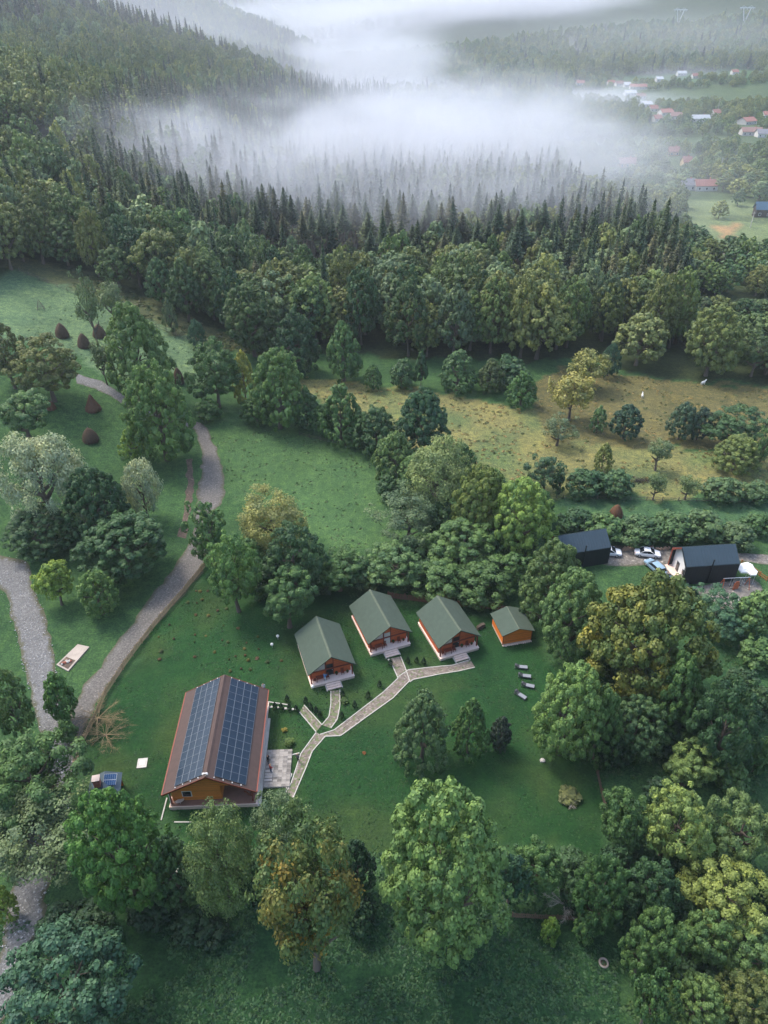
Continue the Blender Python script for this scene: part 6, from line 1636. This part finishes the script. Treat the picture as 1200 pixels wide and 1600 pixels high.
stack(1023, 860, 1046, 858, .6, M_WOOD, 'firewood_pile', 'shorter heap of firewood between the white car and the dark cabin', 'firewood', rows_=2)
stack(745, 984, 757, 978, .8, mat('dark_logs', (0.09, 0.07, 0.055), .9, .4, 1.5, .2), 'firewood_pile', 'dark stack of old logs between rightmost cabin and orange shed', 'firewood', rows_=4)
# white canopy over the patio
P = [(1152,886),(1158,880),(1168,878),(1176,882),(1179,888),(1184,893),(1182,898),(1174,898),(1168,894),(1158,894)]
c0 = at(1166, 889, 2.2); cn = empty('patio_canopy', (c0[0], c0[1], 0), 0, 'white sagging fabric canopy over the patio beside the dark cabin', 'canopy')
pts = [at(*q, 2.2) for q in P]; b = MB(); ctr = (0, 0, 2.75)
q = [(a[0] - c0[0], a[1] - c0[1], 2.2) for a in pts]
for i in range(len(q)):
    j = (i + 1) % len(q); m1 = tuple(.5 * (q[i][k] + ctr[k]) for k in range(3)); m2 = tuple(.5 * (q[j][k] + ctr[k]) for k in range(3)); m1 = (m1[0], m1[1], 2.62); m2 = (m2[0], m2[1], 2.62)
    b.face([q[i], m1, m2, q[j]]); b.face([m1, ctr, m2]); b.face([q[i], q[j], (q[j][0], q[j][1], 1.95), (q[i][0], q[i][1], 1.95)])
b.build('fabric', M_WHITE, cn, True)
for i in (0, 3, 6, 8): MB().tube((q[i][0]*.93, q[i][1]*.93, 0), (q[i][0]*.93, q[i][1]*.93, 2.25), .04, .04, 6).build('pole', M_FRAME, cn)
# swing frame, brown screen, tyre ring, slabs
M_SW = mat('swing_timber', (0.36, 0.10, 0.045), .7, .25, 2, .1)
sw = empty('swing_frame', (*gnd(1146, 919)[:2], 0), math.radians(4), 'timber swing frame on the grass strip before the dark cabin', 'swing')
for s in (-1, 1):
    for t_ in (-1, 1): MB().tube((s * 2.35, t_ * .75, 0), (s * 2.2, 0, 2.3), .07, .06, 6).build('leg', M_SW, sw)
MB().tube((-2.4, 0, 2.3), (2.4, 0, 2.3), .05, .05, 6).build('beam', M_FRAME, sw)
for s in (-.7, .9):
    MB().box(s - .25, s + .25, -.1, .1, .5, .54).build('seat', M_BLACK, sw)
    for k in (-.22, .22): MB().tube((s + k, 0, .54), (s + k, 0, 2.3), .012, .012, 4).build('rope', M_WHITE, sw)
x, y, z, t = gnd(1148.5, 921); scn = empty('garden_screen', (x, y, 0), .3, 'upright rust-brown board at the corner of the dark cabin', 'screen')
MB().prism([(-.5, 0.05), (.5, 0.05), (.55, 1.1), (.3, 1.75), (-.3, 1.8), (-.55, 1.2)], 'y', -.04, .04).build('board', M_SW, scn); MB().box(-.5, -.4, .04, .12, 0, 1.5).build('post', M_POST, scn); MB().box(.4, .5, .04, .12, 0, 1.5).build('post', M_POST, scn)
def ring(px, py, R, rr, m_, name, label, cat):
    x, y, z, t = gnd(px, py); r = empty(name, (x, y, z), 0, label, cat); b = MB(); n, k_ = 22, 8
    pt = lambda i, k: ((R + rr * math.cos(2*PI*k/k_)) * math.cos(2*PI*i/n), (R + rr * math.cos(2*PI*k/k_)) * math.sin(2*PI*i/n), rr + rr * math.sin(2*PI*k/k_))
    for i in range(n):
        for k in range(k_): b.face([pt(i, k), pt(i+1, k), pt(i+1, k+1), pt(i, k+1)])
    b.build('tread', m_, r, True)
    MB().lathe([(R - rr * .9, .03), (R - rr * .5, .04), (R - rr * .5, .02)], 18).build('soil', M_SOIL, r)
ring(943, 1505, .42, .11, M_PAVE[3], 'tyre_ring', 'white painted tyre lying in the rough grass', 'tyre')
ring(1152, 941, .55, .12, M_WHITE, 'tyre_ring', 'white ring on the yard below the swing frame', 'ring')
# concrete slab with debris between the tracks
q = [at(88.5, 1040, 0), at(107, 1050, 0), at(140, 1012, 0), at(122, 1008, 0)]
sx, sy = (q[0][0] + q[2][0]) / 2, (q[0][1] + q[2][1]) / 2
r = empty('concrete_slab', (sx, sy, 0), 0, 'pale concrete slab with an ash pit between the two tracks', 'slab')
b = MB(); b.hexa([(a[0]-sx, a[1]-sy, -.05) for a in q] + [(a[0]-sx, a[1]-sy, .22) for a in q]); b.build('base', mat('old_concrete', (0.36, 0.31, 0.26), .9, .3, 1.0, .2), r)
u_ = [q[0], q[1], tuple(q[1][k] + (q[2][k] - q[1][k]) * .45 for k in range(3)), tuple(q[0][k] + (q[3][k] - q[0][k]) * .45 for k in range(3))]; c_ = tuple(sum(a[k] for a in u_) / 4 for k in range(3))
pit = MB().hexa([(c_[0] + (a[0]-c_[0])*.78 - sx, c_[1] + (a[1]-c_[1])*.78 - sy, .19) for a in u_] + [(c_[0] + (a[0]-c_[0])*.78 - sx, c_[1] + (a[1]-c_[1])*.78 - sy, .235) for a in u_]).build('ash_pit', M_SOIL, r)
for k in range(9): MB().lathe([(.1, 0), (.22, .1), (.14, .25), (.03, .3)], 6, jit=.25).build('rubble', M_BRICK if k % 2 else M_KERB, r).location = (c_[0] - sx + random.uniform(-.6, .6), c_[1] - sy + random.uniform(-.5, .5), .22)
x, y, z, t = gnd(222.5, 1193); r = empty('well_cover', (x, y, 0), .12, 'white square well cover on the lawn left of the log house', 'cover')
MB().box(-.62, .62, -.72, .72, 0, .14).build('base', M_KERB, r); MB().box(-.3, .3, -.3, .3, .14, .18).build('lid', M_WHITE, r)
def ball(px, py, R, m_, label, name='garden_lamp'):
    x, y, z, t = gnd(px, py); r = empty(name, (x, y, z), 0, label, 'lamp', None)
    MB().tube((0, 0, 0), (0, 0, .5), .04, .04, 6).build('post', M_FRAME, r)
    MB().lathe([(R*.3, .5), (R*.85, .5 + R*.45), (R, .5 + R), (R*.8, .5 + R*1.6), (R*.3, .5 + R*2)], 10).build('globe', m_, r, True)
ball(434.5, 999, .24, M_WHITE, 'white globe lamp on the lawn, upper one near the leftmost cabin')
ball(425.5, 1012, .24, M_WHITE, 'white globe lamp on the lawn, lower one near the leftmost cabin')
ball(408.5, 916, .14, M_WHITE, 'small white globe under the drooping green tree')
ball(489, 1078, .26, M_WHITE, 'white globe at the porch corner of the cabin nearest the log house')
x, y, z, t = gnd(848, 1189); r = empty('stone_block', (x, y, z), .2, 'pale pink stone block at the foot of the rounded bright ash', 'stone'); MB().lathe([(.28, 0), (.36, .1), (.3, .25), (.14, .34)], 7, jit=.2).build('rock', M_TERR, r)
# bare tree by the picket fence, dead grey shrub, dead twigs
BARE = [bare_mesh('branches', 61, M_TWIG, 22, .35, .011, 22, .32), bare_mesh('branches', 62, M_DEADWOOD, 22, .5, .022, 16, .35)]
def bare(px, py, R, H_, k, label, zz=0.0, rot=0.0):
    x, y, z, t = gnd(px, py); r = empty('bare_tree', (x, y, z), rot, label, 'bare tree')
    o = put('branches', BARE[k], r, (0, 0, zz)); o.scale = (R, R, H_)
    MB().tube((0, 0, -.1), (0, 0, zz + .1), .14, .10, 7).build('trunk', M_BARK if k == 0 else M_DEADWOOD, r)
bare(155, 1126, 4.0, 3.6, 0, 'leafless drooping tree straddling the picket fence', .5)
bare(166, 1150, 3.6, 2.2, 0, 'dry fallen boughs beside the leafless tree', .15, 2.0)
bare(882, 1418, 2.3, 3.0, 1, 'dead grey shrub at the lower edge of the lawn', .5)
bare(1122, 1480, 1.8, 3.0, 1, 'dead grey twigs in the trees of the bottom right', 2.5)
bare(890, 1258, .9, .6, 1, 'pale brushwood on the olive shrub patch', .3)
# utility poles and pylons
def pole(px, py, hpx, label, arm=True):
    x, y, z, t = gnd(px, py); h = max(7, hpx * t / FOC * 1.02); r = empty('utility_pole', (x, y, z), random.uniform(-.4, .4), label, 'pole', 'utility poles in the valley')
    MB().tube((0, 0, -.5), (0, 0, h), .20, .14, 8).build('shaft', M_KERB, r)
    if arm: MB().box(-.9, .9, -.07, .07, h - .7, h - .55).build('cross_arm', M_KERB, r)
pole(1060, 313, 28, 'pale utility pole left of the grey roofed house'); pole(1122, 278, 28, 'pale utility pole above the red roofed farmhouse'); pole(1172, 356, 20, 'short utility pole beside the blue-grey roofed barn'); pole(1120, 178, 20, 'tall thin utility pole in the upper village'); pole(1028, 266, 14, 'utility pole near the low red roofs beyond the spruces')
M_STEEL = mat('galvanised_steel', (0.50, 0.52, 0.54), .5, .1, 1, 0, metal=.4)
def pylon(px, py, h, label):
    x, y, z, t = gnd(px, py); r = empty('pylon', (x, y, z - 1), .1, label, 'pylon', 'power pylons on the far slope')
    b = MB(); w = h * .12
    for s in (-1, 1):
        for q in (-1, 1):
            b.tube((s*w, q*w*.7, 0), (s*w*.25, q*w*.25, h*.42), .35, .3, 4); b.tube((s*w*.25, q*w*.2, h*.42), (s*w*1.5, q*w*.15, h*.95), .3, .25, 4)
            for k in range(4):
                f = k / 4; g_ = (k + 1) / 4; b.tube((s*w*(1-.75*f), q*w*.7*(1-.6*f), h*.42*f), (-s*w*(1-.75*g_), q*w*.7*(1-.6*g_), h*.42*g_), .16, .16, 3)
    b.build('tower', M_STEEL, r)
    b = MB(); b.box(-w*3.0, w*3.0, -.4, .4, h*.93, h*.97)
    for s in (-1, 1): b.tube((s*w*3.0, 0, h*.94), (s*w*1.5, 0, h*1.02), .25, .25, 4); b.tube((s*w*1.5, 0, h*1.02), (0, 0, h*.95), .25, .25, 4)
    b.build('cross_arm', M_STEEL, r)
    for s in (-1, 0, 1): MB().tube((s*w*2.4, 0, h*.93), (s*w*2.4, 0, h*.86), .25, .2, 5).build('insulator', M_STEEL, r)
pylon(1159, 50, 36, 'large lattice pylon high on the far slope at right'); pylon(1057, 50, 34, 'fainter lattice pylon near the cloud on the far slope')

# ---------------------------------------------------------------- rough grass and herbs
def tuft(seed, n, r, h, leaf):
    g = np.random.default_rng(seed); a = g.uniform(0, 6.28, n); q = np.sqrt(g.random(n)) * r
    pos = np.stack([np.cos(a) * q, np.sin(a) * q, h * g.uniform(.2, 1, n) * (1 - .5 * q / r)], 1)
    nr = unit(np.stack([np.cos(a) * .6, np.sin(a) * .6, np.full(n, .8)], 1) + g.normal(size=(n, 3)) * .4)
    v = leaf_quads(pos, nr, leaf, g)
    return v, np.repeat(np.clip(g.normal(size=n) * .2 + .5, 0, 1), 4)
def tufts(name, cols, zones, dens, smin, smax, ymax=230, avoid=None):
    pr = []
    for k, c in enumerate(cols):
        v, lf = tuft(70 + k, 16, 1.0, .7, .30)
        me = np_mesh('tuft', v, np.arange(len(v)).reshape(-1, 4), M_LEAF_FAR, {'leaf': lf, 'tint': np.full(len(v), .5), 'base': np.tile(np.array(c), (len(v), 1))})
        pr.append(bpy.data.objects.new(name + '_kind_%d' % k, me))
    n = int(dens * 200 * 220); x = rng.uniform(-95, 105, n); y = rng.uniform(16, ymax, n); z = hgt(x, y); px, py, dep = proj(x, y, z)
    ok = np.zeros(n, bool)
    for q in zones: ok |= in_poly(px, py, q)
    for q in (avoid or []): ok &= ~in_poly(px, py, q)
    ok &= (px > -40) & (px < 1240) & (vnoise(x, y, 4.0, 51) + .5 * vnoise(x, y, 1.3, 52) > .62)
    for L, R in (TRK,):
        pass
    x, y, z = x[ok], y[ok], z[ok]; m_ = len(x); s = rng.uniform(smin, smax, m_)
    o = instancer(name, pr, np.stack([x, y, z - .02], 1), rng.integers(0, len(pr), m_), rng.uniform(0, 6.28, m_), np.stack([s, s, s * rng.uniform(.5, 1.1, m_)], 1))
    print(name, m_); return o
tufts('meadow_herbs', [(0.030, 0.085, 0.036), (0.045, 0.105, 0.042), (0.024, 0.066, 0.034)], [Z_BOT, [(480,1330),(960,1335),(980,1440),(480,1440)]], 1.6, .12, .34, 60)
tufts('slope_grass', [(0.040, 0.092, 0.036), (0.055, 0.110, 0.040)], [Z_RIGHT, [(950,1250),(1300,1250),(1300,1640),(960,1640)]], .8, .15, .40, 120)
tufts('dry_grass', [(0.23, 0.185, 0.075), (0.16, 0.15, 0.06), (0.085, 0.12, 0.05)], [Z_DRY, Z_ORCH], .5, .18, .5, 230)
tufts('meadow_grass', [(0.065, 0.125, 0.050), (0.050, 0.105, 0.040), (0.085, 0.14, 0.065)], [Z_MID, Z_UPLEFT, Z_STRIP], .45, .14, .36, 230)
tufts('scrub', [(0.06, 0.09, 0.035), (0.09, 0.105, 0.04), (0.04, 0.075, 0.03)], [Z_SCRUB], 1.0, .3, .9, 230)

tufts('lawn_grass', [(0.026, 0.076, 0.024), (0.019, 0.058, 0.020), (0.040, 0.080, 0.028)], [LAWN], 2.2, .07, .17, 115)
